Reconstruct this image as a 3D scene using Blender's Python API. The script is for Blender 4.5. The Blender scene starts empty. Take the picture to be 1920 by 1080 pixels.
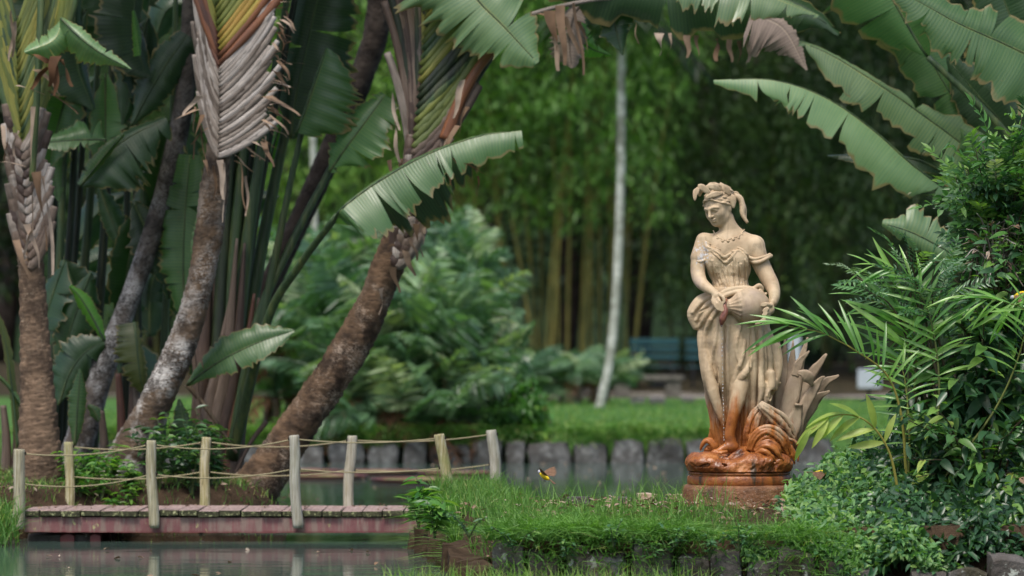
import bpy, math, random
import numpy as np
from mathutils import Vector, Matrix

# ------------------------------------------------------------------ camera, sky, sun, exposure
sc = bpy.context.scene
CAMZ, FPX, HY = 1.347, 7200.0, 650.0        # eye height above the water, focal length and horizon row (1920 px frame)
cam = bpy.data.cameras.new('camera'); cam_o = bpy.data.objects.new('camera', cam)
sc.collection.objects.link(cam_o); sc.camera = cam_o
cam_o.location = (0, 0, CAMZ); cam_o.rotation_euler = (math.radians(90), 0, 0)
cam.lens = 135; cam.sensor_width = 36; cam.shift_y = 110 / 1920
cam.clip_start = 0.5; cam.clip_end = 3000
cam.dof.use_dof = True; cam.dof.focus_distance = 23.2; cam.dof.aperture_fstop = 2.2

wld = bpy.data.worlds.new('World'); sc.world = wld; wld.use_nodes = True
wn = wld.node_tree; sky = wn.nodes.new('ShaderNodeTexSky'); sky.sky_type = 'NISHITA'
SUN_EL, SUN_AZ = 62, 200        # degrees; azimuth clockwise from +Y: behind the camera, a little to its left
sky.sun_disc = False; sky.sun_elevation = math.radians(SUN_EL); sky.sun_rotation = math.radians(SUN_AZ)
sky.air_density = 1.0; sky.dust_density = 4.0; sky.ozone_density = 1.0
wn.links.new(sky.outputs[0], wn.nodes['Background'].inputs[0])
wn.nodes['Background'].inputs[1].default_value = 0.105
sun = bpy.data.lights.new('sun', 'SUN'); sun.energy = 1.5; sun.angle = math.radians(14); sun.color = (1, 0.95, 0.87)
sun_o = bpy.data.objects.new('sun', sun); sc.collection.objects.link(sun_o)
_e, _a = math.radians(SUN_EL), math.radians(SUN_AZ)
_d = Vector((math.sin(_a) * math.cos(_e), math.cos(_a) * math.cos(_e), math.sin(_e)))
sun_o.rotation_euler = _d.to_track_quat('Z', 'Y').to_euler(); sun_o.location = (0, 0, 30)
sc.view_settings.view_transform = 'Standard'; sc.view_settings.look = 'None'
sc.view_settings.exposure = 0.9; sc.view_settings.gamma = 1; sc.view_settings.use_curve_mapping = False
sc.render.engine = 'CYCLES'
sc.cycles.max_bounces = 7; sc.cycles.diffuse_bounces = 3; sc.cycles.glossy_bounces = 3; sc.cycles.transmission_bounces = 4
sc.cycles.use_denoising = True; sc.cycles.caustics_reflective = False; sc.cycles.caustics_refractive = False
sc.cycles.sample_clamp_indirect = 4

# ------------------------------------------------------------------ helpers
COL = sc.collection
OFF = {}
R = random.Random(7)
RN = np.random.default_rng(11)
def W(px, py, Y):
    return np.array([(px - 960) / FPX * Y, Y, CAMZ + (HY - py) / FPX * Y])
def tag(o, label=None, cat=None, group=None, kind=None):
    if label: o['label'] = label
    if cat: o['category'] = cat
    if group: o['group'] = group
    if kind: o['kind'] = kind
    return o
def empty(name, loc, label=None, cat=None, group=None):
    o = bpy.data.objects.new(name, None); COL.objects.link(o); o.location = tuple(loc); o.empty_display_size = 0.1
    OFF[o] = np.array(loc, float); return tag(o, label, cat, group)
def link(name, me, parent=None, mat=None):
    o = bpy.data.objects.new(name, me); COL.objects.link(o)
    if parent is not None: o.parent = parent; OFF[o] = OFF[parent]
    else: OFF[o] = np.zeros(3)
    if mat is not None and len(me.materials) == 0: me.materials.append(mat)
    return o
def mesh_np(name, V, F, rnd=None, uv=None, smooth=True):
    """V (n,3); F (m,4) or (m,3) int arrays or a ragged list; rnd per vertex; uv per vertex"""
    me = bpy.data.meshes.new(name)
    if isinstance(F, np.ndarray):
        k = F.shape[1]; m = len(F)
        me.vertices.add(len(V)); me.vertices.foreach_set('co', np.ascontiguousarray(V, np.float32).ravel())
        me.loops.add(m * k); me.loops.foreach_set('vertex_index', np.ascontiguousarray(F, np.int32).ravel())
        me.polygons.add(m); me.polygons.foreach_set('loop_start', np.arange(0, m * k, k, dtype=np.int32))
        me.update(calc_edges=True); me.validate()
    else:
        me.from_pydata([tuple(v) for v in V], [], [tuple(f) for f in F]); me.update()
    if smooth: me.polygons.foreach_set('use_smooth', np.ones(len(me.polygons), bool))
    if rnd is not None:
        a = me.attributes.new('rnd', 'FLOAT', 'POINT'); a.data.foreach_set('value', np.asarray(rnd, np.float32))
    if uv is not None:
        l = me.uv_layers.new(name='UVMap'); idx = np.empty(len(me.loops), np.int32)
        me.loops.foreach_get('vertex_index', idx)
        l.data.foreach_set('uv', np.asarray(uv, np.float32)[idx].ravel())
    return me
def add(name, V, F, mat, parent=None, rnd=None, uv=None, smooth=True):
    V = np.asarray(V, float)
    if parent is not None: V = V - OFF[parent]
    return link(name, mesh_np(name, V, F, rnd, uv, smooth), parent, mat)
def grid_faces(nr, nc, wrap=False):
    i = np.arange(nr - 1)[:, None]; j = np.arange(nc if wrap else nc - 1)[None, :]; j2 = (j + 1) % nc
    return np.stack([i * nc + j, i * nc + j2, (i + 1) * nc + j2, (i + 1) * nc + j], -1).reshape(-1, 4)
def spline(P, n, closed=False):
    """Catmull-Rom through P, n samples even in parameter"""
    P = np.asarray(P, float)
    if len(P) == 2: t = np.linspace(0, 1, n)[:, None]; return P[0] * (1 - t) + P[1] * t
    Q = np.vstack([2 * P[0] - P[1], P, 2 * P[-1] - P[-2]])
    seg = np.r_[0, np.cumsum(np.linalg.norm(np.diff(P, axis=0), axis=1) + 1e-9)]
    u = np.linspace(0, seg[-1], n); k = np.clip(np.searchsorted(seg, u, 'right') - 1, 0, len(P) - 2)
    t = ((u - seg[k]) / (seg[k + 1] - seg[k]))[:, None]
    a, b, c, d = Q[k], Q[k + 1], Q[k + 2], Q[k + 3]
    return 0.5 * (2 * b + (c - a) * t + (2 * a - 5 * b + 4 * c - d) * t ** 2 + (3 * b - a - 3 * c + d) * t ** 3)
def frames(P):
    T = np.gradient(P, axis=0); T /= np.linalg.norm(T, axis=1)[:, None] + 1e-12
    N = np.zeros_like(P); ref = np.array([0, -1.0, 0]) if abs(T[0][1]) < 0.9 else np.array([1.0, 0, 0])
    for i in range(len(P)):
        n = ref - T[i] * ref.dot(T[i]); n /= np.linalg.norm(n) + 1e-12; N[i] = n; ref = n
    return T, N, np.cross(T, N)
def tube(P, r, sides=8, cap=True, rough=0.0, flat=1.0):
    """V, F of a tube along P with radii r (array), closed ends"""
    P = np.asarray(P, float); n = len(P); r = np.broadcast_to(np.asarray(r, float), (n,))
    T, N, B = frames(P); a = np.arange(sides) * 2 * math.pi / sides
    ring = np.cos(a)[None, :, None] * N[:, None] * flat + np.sin(a)[None, :, None] * B[:, None]
    rr = r[:, None] * (1 + rough * RN.standard_normal((n, sides))) if rough else np.repeat(r[:, None], sides, 1)
    V = (P[:, None] + ring * rr[..., None]).reshape(-1, 3); F = grid_faces(n, sides, True)
    if cap:
        V = np.vstack([V, P[0], P[-1]]); j = np.arange(sides); j2 = (j + 1) % sides; b = (n - 1) * sides
        F = np.vstack([F, np.stack([j2, j, np.full(sides, n * sides), np.full(sides, n * sides)], -1),
                       np.stack([b + j, b + j2, np.full(sides, n * sides + 1), np.full(sides, n * sides + 1)], -1)])
        Fl = [tuple(f) if f[2] != f[3] else tuple(f[:3]) for f in F.tolist()]
        return V, Fl
    return V, F
def merge(parts):
    V, F, o = [], [], 0
    for v, f in parts:
        V.append(np.asarray(v, float)); F += [tuple(int(i) + o for i in q) for q in f]; o += len(v)
    return np.vstack(V), F
def box_vf(c, s, rot=0.0, jit=0.0, bevel=0.0):
    """box with chamfered edges: 24 verts"""
    c = np.array(c, float); h = np.array(s, float) / 2; b = min(bevel if bevel else 0.12 * h.min(), h.min() * 0.45)
    import itertools
    V = []; idx = {}
    for sx, sy, sz in itertools.product((-1, 1), repeat=3):
        for ax in range(3):
            p = h - b; p[ax] = h[ax]; idx[(sx, sy, sz, ax)] = len(V); V.append(p * (sx, sy, sz))
    V = np.array(V); F = []
    S = (-1, 1)
    for ax in range(3):
        o1, o2 = [a for a in range(3) if a != ax]
        for s in S:
            q = []
            for a1, a2 in ((-1, -1), (1, -1), (1, 1), (-1, 1)):
                k = [0, 0, 0]; k[ax] = s; k[o1] = a1; k[o2] = a2; q.append(idx[(*k, ax)])
            F.append(q)
    for ax in range(3):                     # edge chamfers along axis ax
        o1, o2 = [a for a in range(3) if a != ax]
        for s1 in S:
            for s2 in S:
                k0 = [0, 0, 0]; k1 = [0, 0, 0]; k0[ax] = -1; k1[ax] = 1
                for k in (k0, k1): k[o1] = s1; k[o2] = s2
                F.append([idx[(*k0, o1)], idx[(*k1, o1)], idx[(*k1, o2)], idx[(*k0, o2)]])
    for k in itertools.product(S, repeat=3): F.append([idx[(*k, 0)], idx[(*k, 1)], idx[(*k, 2)]])
    FF = []
    for f in F:                             # orient outward
        p = V[f]; nrm = np.cross(p[1] - p[0], p[2] - p[0]); FF.append(f if nrm.dot(p.mean(0)) > 0 else f[::-1])
    if jit: V = V + RN.normal(0, jit, V.shape)
    cr, sr = math.cos(rot), math.sin(rot); V = V @ np.array([[cr, sr, 0], [-sr, cr, 0], [0, 0, 1]]) + c
    return V, FF
def vnoise(P, s, seed=0):
    """cheap smooth value noise, roughly -1..1"""
    P = np.asarray(P, float) * s; out = np.zeros(len(P)); g = np.random.default_rng(seed)
    for i in range(5):
        k = g.normal(0, 1, 3); k /= np.linalg.norm(k); f = 1.0 * 1.55 ** i
        out += np.sin(P @ k * f + g.uniform(0, 6.28) + 1.3 * np.sin(P @ np.roll(k, 1) * f * 0.7 + g.uniform(0, 6))) / 1.4 ** i
    return out / 2.4

# ------------------------------------------------------------------ materials
class G:
    def __init__(s, name):
        s.m = bpy.data.materials.new(name); s.m.use_nodes = True; s.nt = s.m.node_tree; s.nt.nodes.clear()
        s.out = s.nt.nodes.new('ShaderNodeOutputMaterial')
    def n(s, t, _out=0, **kw):
        nd = s.nt.nodes.new('ShaderNode' + t)
        for k, v in kw.items():
            if k.startswith('p_'): setattr(nd, k[2:], v); continue
            inp = nd.inputs[int(k[1:])] if k[0] == 'i' and k[1:].isdigit() else nd.inputs[k.replace('_', ' ')]
            s.put(inp, v)
        return nd.outputs[_out]
    def put(s, inp, v):
        if isinstance(v, bpy.types.NodeSocket): s.nt.links.new(v, inp)
        elif isinstance(v, tuple) and len(v) == 3 and inp.type == 'RGBA': inp.default_value = (*v, 1)
        else: inp.default_value = v
    def math(s, op, a, b=0.0, c=0.0): return s.n('Math', p_operation=op, i0=a, i1=b, i2=c)
    def ramp(s, f, stops, interp='LINEAR'):
        nd = s.nt.nodes.new('ShaderNodeValToRGB'); s.put(nd.inputs[0], f); cr = nd.color_ramp; cr.interpolation = interp
        while len(cr.elements) < len(stops): cr.elements.new(0.5)
        for e, (p, c) in zip(cr.elements, stops):
            e.position = p; e.color = (*c, 1) if isinstance(c, tuple) else (c, c, c, 1)
        return nd.outputs[0]
    def mix(s, f, a, b, mode='MIX'):
        nd = s.nt.nodes.new('ShaderNodeMix'); nd.data_type = 'RGBA'; nd.blend_type = mode
        s.put(nd.inputs[0], f); s.put(nd.inputs[6], a); s.put(nd.inputs[7], b); return nd.outputs[2]
    def obj(s): return s.n('TexCoord', 3)
    def gen(s): return s.nt.nodes.new('ShaderNodeNewGeometry').outputs[0]
    def noise(s, scale, detail=4, vec=None, rough=0.55, dist=0.0):
        return s.n('TexNoise', Vector=vec if vec is not None else s.gen(), Scale=scale, Detail=detail, Roughness=rough, Distortion=dist)
    def scale(s, vec, x, y, z): return s.n('Mapping', Vector=vec, Scale=(x, y, z))
    def rnd(s):
        a = s.n('Attribute', 2, p_attribute_name='rnd'); o = s.nt.nodes.new('ShaderNodeObjectInfo').outputs['Random']
        return s.math('FRACT', s.math('ADD', a, o))
    def bump(s, h, strength=0.3, dist=0.02): return s.n('Bump', Height=h, Strength=strength, Distance=dist)
    def bsdf(s, col, rough=0.6, spec=0.4, normal=None, **kw):
        nd = s.nt.nodes.new('ShaderNodeBsdfPrincipled'); s.put(nd.inputs['Base Color'], col)
        s.put(nd.inputs['Roughness'], rough); s.put(nd.inputs['Specular IOR Level'], spec)
        if normal is not None: s.put(nd.inputs['Normal'], normal)
        for k, v in kw.items(): s.put(nd.inputs[k.replace('_', ' ')], v)
        return nd.outputs[0]
    def done(s, sh): s.nt.links.new(sh, s.out.inputs[0]); return s.m
    def leafdone(s, col, tcol, trans, rough, spec, normal=None):
        a = s.bsdf(col, rough, spec, normal); t = s.n('BsdfTranslucent', Color=tcol)
        nd = s.nt.nodes.new('ShaderNodeMixShader'); nd.inputs[0].default_value = trans
        s.nt.links.new(a, nd.inputs[1]); s.nt.links.new(t, nd.inputs[2]); return s.done(nd.outputs[0])
MAT = {}
def leaf_mat(name, stops, trans=0.3, rough=0.45, spec=0.45, tmul=(1.6, 1.9, 0.6)):
    g = G(name); c = g.ramp(g.rnd(), stops); n = g.noise(9, 2)
    c = g.mix(1.0, c, g.ramp(n, [(0.3, 0.72), (0.7, 1.2)]), 'MULTIPLY')
    t = g.mix(1.0, c, tmul, 'MULTIPLY'); MAT[name] = g.leafdone(c, t, trans, rough, spec); return MAT[name]
def plain(name, a, b, scale=6, rough=0.8, spec=0.25, bump=0.3, bscale=40, bdist=0.01):
    g = G(name); n = g.noise(scale, 5); c = g.ramp(n, [(0.32, a), (0.68, b)])
    MAT[name] = g.done(g.bsdf(c, rough, spec, g.bump(g.noise(bscale, 5), bump, bdist))); return MAT[name]

# foliage
leaf_mat('bamboo_leaf', [(0, (0.032, 0.080, 0.020)), (.45, (0.088, 0.204, 0.041)), (.8, (0.175, 0.350, 0.066)), (1, (0.263, 0.408, 0.088))], .35, .5, .35)
leaf_mat('shaded_bamboo_leaf', [(0, (.010, .026, .010)), (.5, (.026, .062, .018)), (.85, (.07, .14, .032)), (1, (.13, .21, .05))], .25, .5, .3)  # darkened copy of the bamboo leaf; the background shade is in its colour
leaf_mat('far_leaf', [(0, (0.007, 0.018, 0.007)), (.5, (0.015, 0.038, 0.011)), (.85, (0.032, 0.070, 0.018)), (1, (0.056, 0.098, 0.028))], .25, .5, .3)
leaf_mat('fern', [(0, (.05, .115, .06)), (.45, (.10, .205, .105)), (.8, (.19, .31, .16)), (1, (.36, .42, .27))], .32, .36, .7)
leaf_mat('shrub_leaf', [(0, (0.021, 0.063, 0.029)), (.5, (0.044, 0.120, 0.047)), (.85, (0.078, 0.182, 0.054)), (1, (0.155, 0.279, 0.052))], .25, .36, .6)
leaf_mat('bright_leaf', [(0, (.05, .15, .04)), (.5, (.09, .23, .05)), (1, (.20, .34, .07))], .35, .4, .5)
leaf_mat('lime_leaf', [(0, (.20, .33, .06)), (1, (.36, .44, .10))], .4, .42, .5)
leaf_mat('palm_leaf', [(0, (0.076, 0.215, 0.050)), (.5, (0.145, 0.341, 0.070)), (1, (0.265, 0.467, 0.107))], .4, .3, .7)
leaf_mat('herb_leaf', [(0, (0.042, 0.120, 0.054)), (.5, (0.078, 0.198, 0.084)), (.85, (0.132, 0.276, 0.090)), (1, (0.228, 0.372, 0.096))], .3, .48, .45)
leaf_mat('grass', [(0, (0.062, 0.157, 0.034)), (.5, (0.129, 0.280, 0.056)), (.85, (0.213, 0.370, 0.078)), (1, (0.336, 0.358, 0.134))], .3, .5, .35)
leaf_mat('dry_leaf', [(0, (.16, .10, .06)), (.5, (.27, .19, .13)), (1, (.38, .31, .25))], .12, .75, .2, (1.1, .9, .7))
leaf_mat('brown_frond', [(0, (.07, .035, .018)), (.6, (.14, .07, .035)), (1, (.22, .13, .07))], .12, .75, .2, (1.1, .9, .7))
def banana_mat(name, dark, mid, vein, pale, edge=True, trans=0.32, rough=0.36):
    g = G(name); uv = g.n('UVMap'); sp = g.nt.nodes.new('ShaderNodeSeparateXYZ'); g.put(sp.inputs[0], uv)
    u, v = sp.outputs[0], sp.outputs[1]
    av = g.math('ABSOLUTE', g.math('MULTIPLY_ADD', v, 2.0, -1.0))
    w1 = g.math('SINE', g.math('MULTIPLY', u, 250.0)); wn_ = g.noise(1.0, 3, g.scale(uv, 60, 1.2, 1))
    big = g.noise(3.0, 4, g.scale(g.gen(), 1, 1, 1)); r = g.rnd()
    c = g.ramp(g.math('MULTIPLY_ADD', big, 0.6, g.math('MULTIPLY', wn_, 0.4)), [(0.3, dark), (0.55, mid), (0.8, pale)])
    c = g.mix(1.0, c, g.ramp(r, [(0, 0.75), (1, 1.25)]), 'MULTIPLY')
    c = g.mix(g.math('MULTIPLY_ADD', w1, 0.13, 0.13), c, vein)
    if edge:
        en = g.math('ADD', av, g.math('MULTIPLY_ADD', g.noise(14, 4), 0.22, -0.11))
        c = g.mix(g.ramp(en, [(0.90, 0.0), (.97, 0.9)]), c, (.22, .17, .07))
    c = g.mix(g.ramp(g.noise(26, 3), [(.70, 0.0), (.76, .6)]), c, (.16, .11, .04))
    c = g.mix(g.ramp(av, [(0.02, 0.8), (0.055, 0.0)]), c, vein)
    t = g.mix(1.0, c, (1.5, 1.8, .5), 'MULTIPLY')
    h = g.math('ADD', w1, g.math('MULTIPLY', wn_, 2.0))
    MAT[name] = g.leafdone(c, t, trans, g.ramp(wn_, [(0.3, rough), (0.7, rough + .15)]), .8, g.bump(h, 0.09, 0.004))
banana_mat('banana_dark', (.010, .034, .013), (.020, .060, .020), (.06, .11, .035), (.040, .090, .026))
banana_mat('banana_mid', (.030, .095, .030), (.055, .145, .045), (.16, .22, .06), (.09, .18, .06))
banana_mat('banana_pale', (.075, .17, .08), (.13, .24, .11), (.30, .34, .12), (.19, .30, .16))
banana_mat('banana_bright', (.05, .17, .02), (.09, .26, .03), (.16, .32, .05), (.13, .32, .04), trans=.45)
banana_mat('banana_olive', (.045, .065, .018), (.075, .10, .025), (.12, .13, .04), (.10, .12, .03))
banana_mat('banana_dry', (.16, .11, .085), (.26, .20, .165), (.33, .26, .2), (.36, .30, .26), False, .12, .7)
def stem_mat(name, a, b, c, uv=False):
    g = G(name); o_ = g.nt.nodes.new('ShaderNodeObjectInfo').outputs['Random']
    q = g.n('VectorMath', p_operation='ADD', i0=g.n('UVMap'), i1=o_) if uv else g.obj()
    k = g.noise(3.0, 4, g.scale(q, 1.5, 1.2, 1) if uv else g.scale(q, 6, 6, .6)); f = g.noise(20, 4, g.scale(q, 1.6, .12, 1) if uv else g.scale(q, 3, 3, .15))
    if uv: k = g.math('ADD', g.math('MULTIPLY', k, .7), g.math('MULTIPLY_ADD', o_, .4, -.05))
    col = g.ramp(k, [(.3, a), (.5, b), (.75, c)]); col = g.mix(1.0, col, g.ramp(f, [(.3, .6), (.7, 1.25)]), 'MULTIPLY')
    MAT[name] = g.done(g.bsdf(col, .5, .4, g.bump(f, .3, .01)))
stem_mat('petiole', (.022, .048, .022), (.045, .082, .032), (.11, .13, .04))
stem_mat('petiole_dark', (.008, .013, .008), (.017, .030, .014), (.045, .052, .02))  # stalk colour lowered so it holds the shade inside the clump
stem_mat('sheath_green', (.085, .115, .03), (.14, .165, .035), (.24, .215, .045), True)
stem_mat('sheath_yellow', (.20, .19, .035), (.31, .25, .045), (.36, .17, .04), True)
stem_mat('sheath_red', (.055, .03, .025), (.11, .05, .035), (.22, .085, .035), True)
stem_mat('sheath_dry', (.09, .07, .055), (.24, .205, .175), (.44, .41, .385), True)
stem_mat('sheath_brown', (.045, .028, .022), (.09, .06, .045), (.17, .13, .10), True)
stem_mat('culm', (.09, .11, .03), (.22, .20, .045), (.38, .31, .08))
stem_mat('culm_green', (.05, .075, .02), (.09, .11, .03), (.17, .15, .04))
stem_mat('twig', (.04, .028, .018), (.09, .065, .04), (.16, .12, .08))
def bark_mat(name, base, dark, lich, amount, top=None):
    g = G(name); p = g.obj(); z = g.scale(p, 1, 1, 1.3)
    c = g.ramp(g.noise(7, 6, z), [(.3, dark), (.62, base)])
    n2 = g.noise(7, 7, g.scale(p, 1, 1, .7), .75); n3 = g.noise(55, 4, g.scale(p, 1, 1, 2.4), .6)
    m = g.ramp(g.math('MULTIPLY_ADD', n3, .5, g.math('MULTIPLY', n2, .5)), [(.60 - amount, 0.0), (.70 - amount, .9)])
    if top: m = g.math('MULTIPLY', m, g.ramp(g.math('MULTIPLY', g.math('MULTIPLY_ADD', g.noise(4, 3, p), .8, g.n('SeparateXYZ', 2, i0=p)), 1.0 / (top + 1.2)), [((top - .3) / (top + 1.2), 1.0), (1.0, .08)]))
    m = g.math('MULTIPLY', m, g.ramp(g.noise(3.2, 4, g.scale(p, 1, 1, .8), .6), [(.44, .06), (.56, 1.0)]))
    c = g.mix(m, c, lich)
    c = g.mix(g.ramp(g.n('Attribute', 2, p_attribute_name='rnd'), [(.02, .85), (.30, 0.0)]), c, dark)
    k = g.ramp(g.noise(3.4, 5, g.scale(p, 1.2, 1, .8), .65), [(.52, 0.0), (.60, 1.0)])
    c = g.mix(g.math('MULTIPLY', k, .75), c, dark)
    h = g.noise(26, 6, g.scale(p, 1, 1, 1.4))
    MAT[name] = g.done(g.bsdf(c, .88, .2, g.bump(h, .55, .02)))
bark_mat('bark_brown', (.145, .092, .056), (.022, .015, .011), (.34, .27, .21), .10)
bark_mat('bark_lichen', (.105, .07, .043), (.018, .013, .010), (.50, .49, .47), .165, 1.7)
bark_mat('bark_grey', (.12, .10, .085), (.02, .018, .016), (.44, .44, .44), .16, 2.2)
bark_mat('bark_ringed', (.22, .15, .10), (.06, .042, .03), (.33, .26, .19), .06)
bark_mat('bark_dark', (.055, .043, .036), (.014, .011, .010), (.17, .15, .14), .07)
bark_mat('bark_white', (.44, .46, .42), (.16, .17, .13), (.62, .64, .60), .18)
# ------------------------------------------------------------------ ground, water, path
def poly_sd(P, poly):
    """signed distance (inside positive) of points P (n,2) to a polygon"""
    poly = np.asarray(poly, float); d = np.full(len(P), 1e9); ins = np.zeros(len(P), bool)
    for a, b in zip(poly, np.roll(poly, -1, 0)):
        e = b - a; w = P - a; t = np.clip((w @ e) / (e @ e), 0, 1); d = np.minimum(d, np.linalg.norm(w - t[:, None] * e, axis=1))
        c = (a[1] <= P[:, 1]) != (b[1] <= P[:, 1]); x = a[0] + (P[:, 1] - a[1]) / (b[1] - a[1] + 1e-12) * e[0]
        ins ^= c & (P[:, 0] < x)
    return np.where(ins, d, -d)
LEFT_BANK = [(-40, 25.7), (-3.46, 26.15), (-3.36, 26.75), (-2.9, 27.25), (-2.2, 27.45), (-1.72, 27.75), (-1.5, 28.6), (-2.0, 30.2), (-4, 31.6), (-40, 33)]
RIGHT_BANK = [(-0.10, 21.28), (40, 21.28), (40, 24.7), (1.9, 24.3), (0.4, 24.2), (0.1, 25.0), (-0.02, 27.2), (-0.55, 27.2), (-0.66, 26.2), (-0.52, 24.2)]
def sst(x): x = np.clip(x, 0, 1); return x * x * (3 - 2 * x)
def height(XY):
    XY = np.asarray(XY, float); y = XY[:, 1]
    P3 = np.c_[XY, np.zeros(len(XY))]
    z = np.full(len(XY), -0.75)
    l = -0.75 + 1.07 * sst((poly_sd(XY, LEFT_BANK) + 0.25) / 0.6) + 0.06 * sst(poly_sd(XY, LEFT_BANK) / 1.5)
    r = -0.75 + 1.09 * sst((poly_sd(XY, RIGHT_BANK) + 0.02) / 0.14) + 0.03 * sst(poly_sd(XY, RIGHT_BANK) / 0.8)
    f = -0.75 + 1.08 * sst((y - 44.62) / 0.12) + 0.03 * sst((y - 44.7) / 2) + 0.55 * sst((y - 76) / 14) + 46 * sst((y - 124) / 170)
    n = -0.75 + 1.05 * sst((7 - y) / 1.5); s = -0.75 + 1.1 * sst((np.abs(XY[:, 0]) - 48) / 2)
    z = np.maximum.reduce([z, l, r, f, n, s])
    return z + 0.022 * vnoise(P3, 2.3, 3) * (z > 0.05) + 0.9 * vnoise(P3, 0.16, 5) * sst((y - 115) / 30)
def axis(lo, hi, step, far_lo, far_hi):
    a = np.arange(lo, hi + step, step); g = 1.35 ** np.arange(1, 30) * step * 2
    return np.r_[[x for x in (lo - g[::-1]) if x > far_lo], far_lo if False else [], a, [x for x in (hi + g) if x < far_hi]]
gx = axis(-6, 6, 0.13, -900, 900); gy = axis(20, 47, 0.13, -500, 1500)
GX, GY = np.meshgrid(gx, gy); XY = np.c_[GX.ravel(), GY.ravel()]
V = np.c_[XY, height(XY)]
g = G('ground_soil_grass'); p = g.gen(); sep = g.nt.nodes.new('ShaderNodeSeparateXYZ'); g.put(sep.inputs[0], p); yy = sep.outputs[1]
soil = g.ramp(g.noise(9, 6), [(.3, (.030, .021, .013)), (.7, (.075, .05, .032))])
lawn = g.ramp(g.math('MULTIPLY_ADD', g.noise(1.3, 5), .6, g.math('MULTIPLY', g.noise(16, 5), .4)), [(.34, (.045, .105, .030)), (.52, (.065, .15, .038)), (.7, (.10, .19, .05))])
litter = g.ramp(g.noise(7, 6), [(.35, (.02, .022, .012)), (.65, (.06, .045, .028))])
c = g.mix(g.ramp(g.math('MULTIPLY_ADD', g.noise(3, 4), 1.6, g.math('SUBTRACT', yy, 44.8)), [(0, 0.0), (1, 1.0)]), soil, lawn)
edge = g.math('MULTIPLY_ADD', g.noise(.8, 5), 9.0, g.math('SUBTRACT', yy, 76.0))
c = g.mix(g.ramp(g.math('MULTIPLY', edge, .3), [(0, 0.0), (1, 1.0)]), c, litter)
forest = g.ramp(g.noise(.5, 8), [(.35, (.006, .012, .005)), (.7, (.022, .045, .014))])
c = g.mix(g.ramp(g.math('MULTIPLY', g.math('SUBTRACT', yy, 116.0), .1), [(0, 0.0), (1, 1.0)]), c, forest)
MAT['ground'] = g.done(g.bsdf(c, .95, .1, g.bump(g.noise(45, 6), .7, .03)))
tag(add('ground', V, grid_faces(len(gy), len(gx)), MAT['ground']), kind='structure')

g = G('pond_water'); p = g.gen()
rip = g.math('ADD', g.noise(5.0, 3, g.scale(p, .55, 1.0, 1)), g.math('MULTIPLY', g.noise(1.2, 2, g.scale(p, .4, 1.0, 1)), 1.5))
wc = g.ramp(g.noise(.7, 4), [(.3, (.048, .080, .068)), (.7, (.066, .105, .088))])
MAT['water'] = g.done(g.bsdf(wc, .065, .5, g.bump(rip, .11, .02), IOR=1.33))
wx = np.linspace(-52, 52, 40); wy = np.linspace(4, 45.5, 30); A, B = np.meshgrid(wx, wy)
tag(add('pond_water', np.c_[A.ravel(), B.ravel(), np.zeros(A.size)], grid_faces(30, 40), MAT['water']), kind='structure')

g = G('path_earth'); c = g.ramp(g.noise(4, 6), [(.3, (.17, .15, .13)), (.7, (.27, .245, .22))])
MAT['path'] = g.done(g.bsdf(c, .95, .15, g.bump(g.noise(60, 5), .4, .01)))
px_ = np.linspace(-30, 60, 120); rows = []
for x in px_:
    y0 = 71.5 + 0.5 * math.sin(x * .5) + 3.0 * sst(np.array([(-x) / 2.5]))[0] * 1.0; y1 = 77.5 - 5.0 * sst(np.array([(1.5 - x) / 3.0]))[0] * 0.4
    for t in np.linspace(0, 1, 6): rows.append((x, y0 + (y1 - y0) * t))
rows = np.array(rows)
tag(add('path', np.c_[rows, height(rows) + 0.03], grid_faces(120, 6), MAT['path']), kind='structure')

# ------------------------------------------------------------------ stone walls of the pond
g = G('wall_stone'); p = g.gen(); r = g.rnd()
c = g.ramp(g.math('MULTIPLY_ADD', g.noise(6, 6), .7, g.math('MULTIPLY', r, .3)), [(.3, (.05, .042, .036)), (.55, (.105, .098, .092)), (.75, (.19, .19, .195))])
c = g.mix(g.ramp(g.noise(4, 6, p, .65), [(.50, 0.0), (.60, .85)]), c, (.035, .032, .014))
c = g.mix(g.ramp(g.noise(14, 5, p, .6), [(.62, 0.0), (.66, .8)]), c, (.42, .45, .40))
c = g.mix(g.ramp(g.noise(3.1, 4, p), [(.60, 0.0), (.72, .7)]), c, (.10, .055, .025))
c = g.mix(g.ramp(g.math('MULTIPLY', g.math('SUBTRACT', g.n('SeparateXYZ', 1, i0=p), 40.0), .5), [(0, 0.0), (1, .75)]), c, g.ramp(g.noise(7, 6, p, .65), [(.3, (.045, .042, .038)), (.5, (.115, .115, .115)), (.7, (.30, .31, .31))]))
MAT['wall_stone'] = g.done(g.bsdf(c, .9, .25, g.bump(g.noise(35, 6), .7, .02)))
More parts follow.
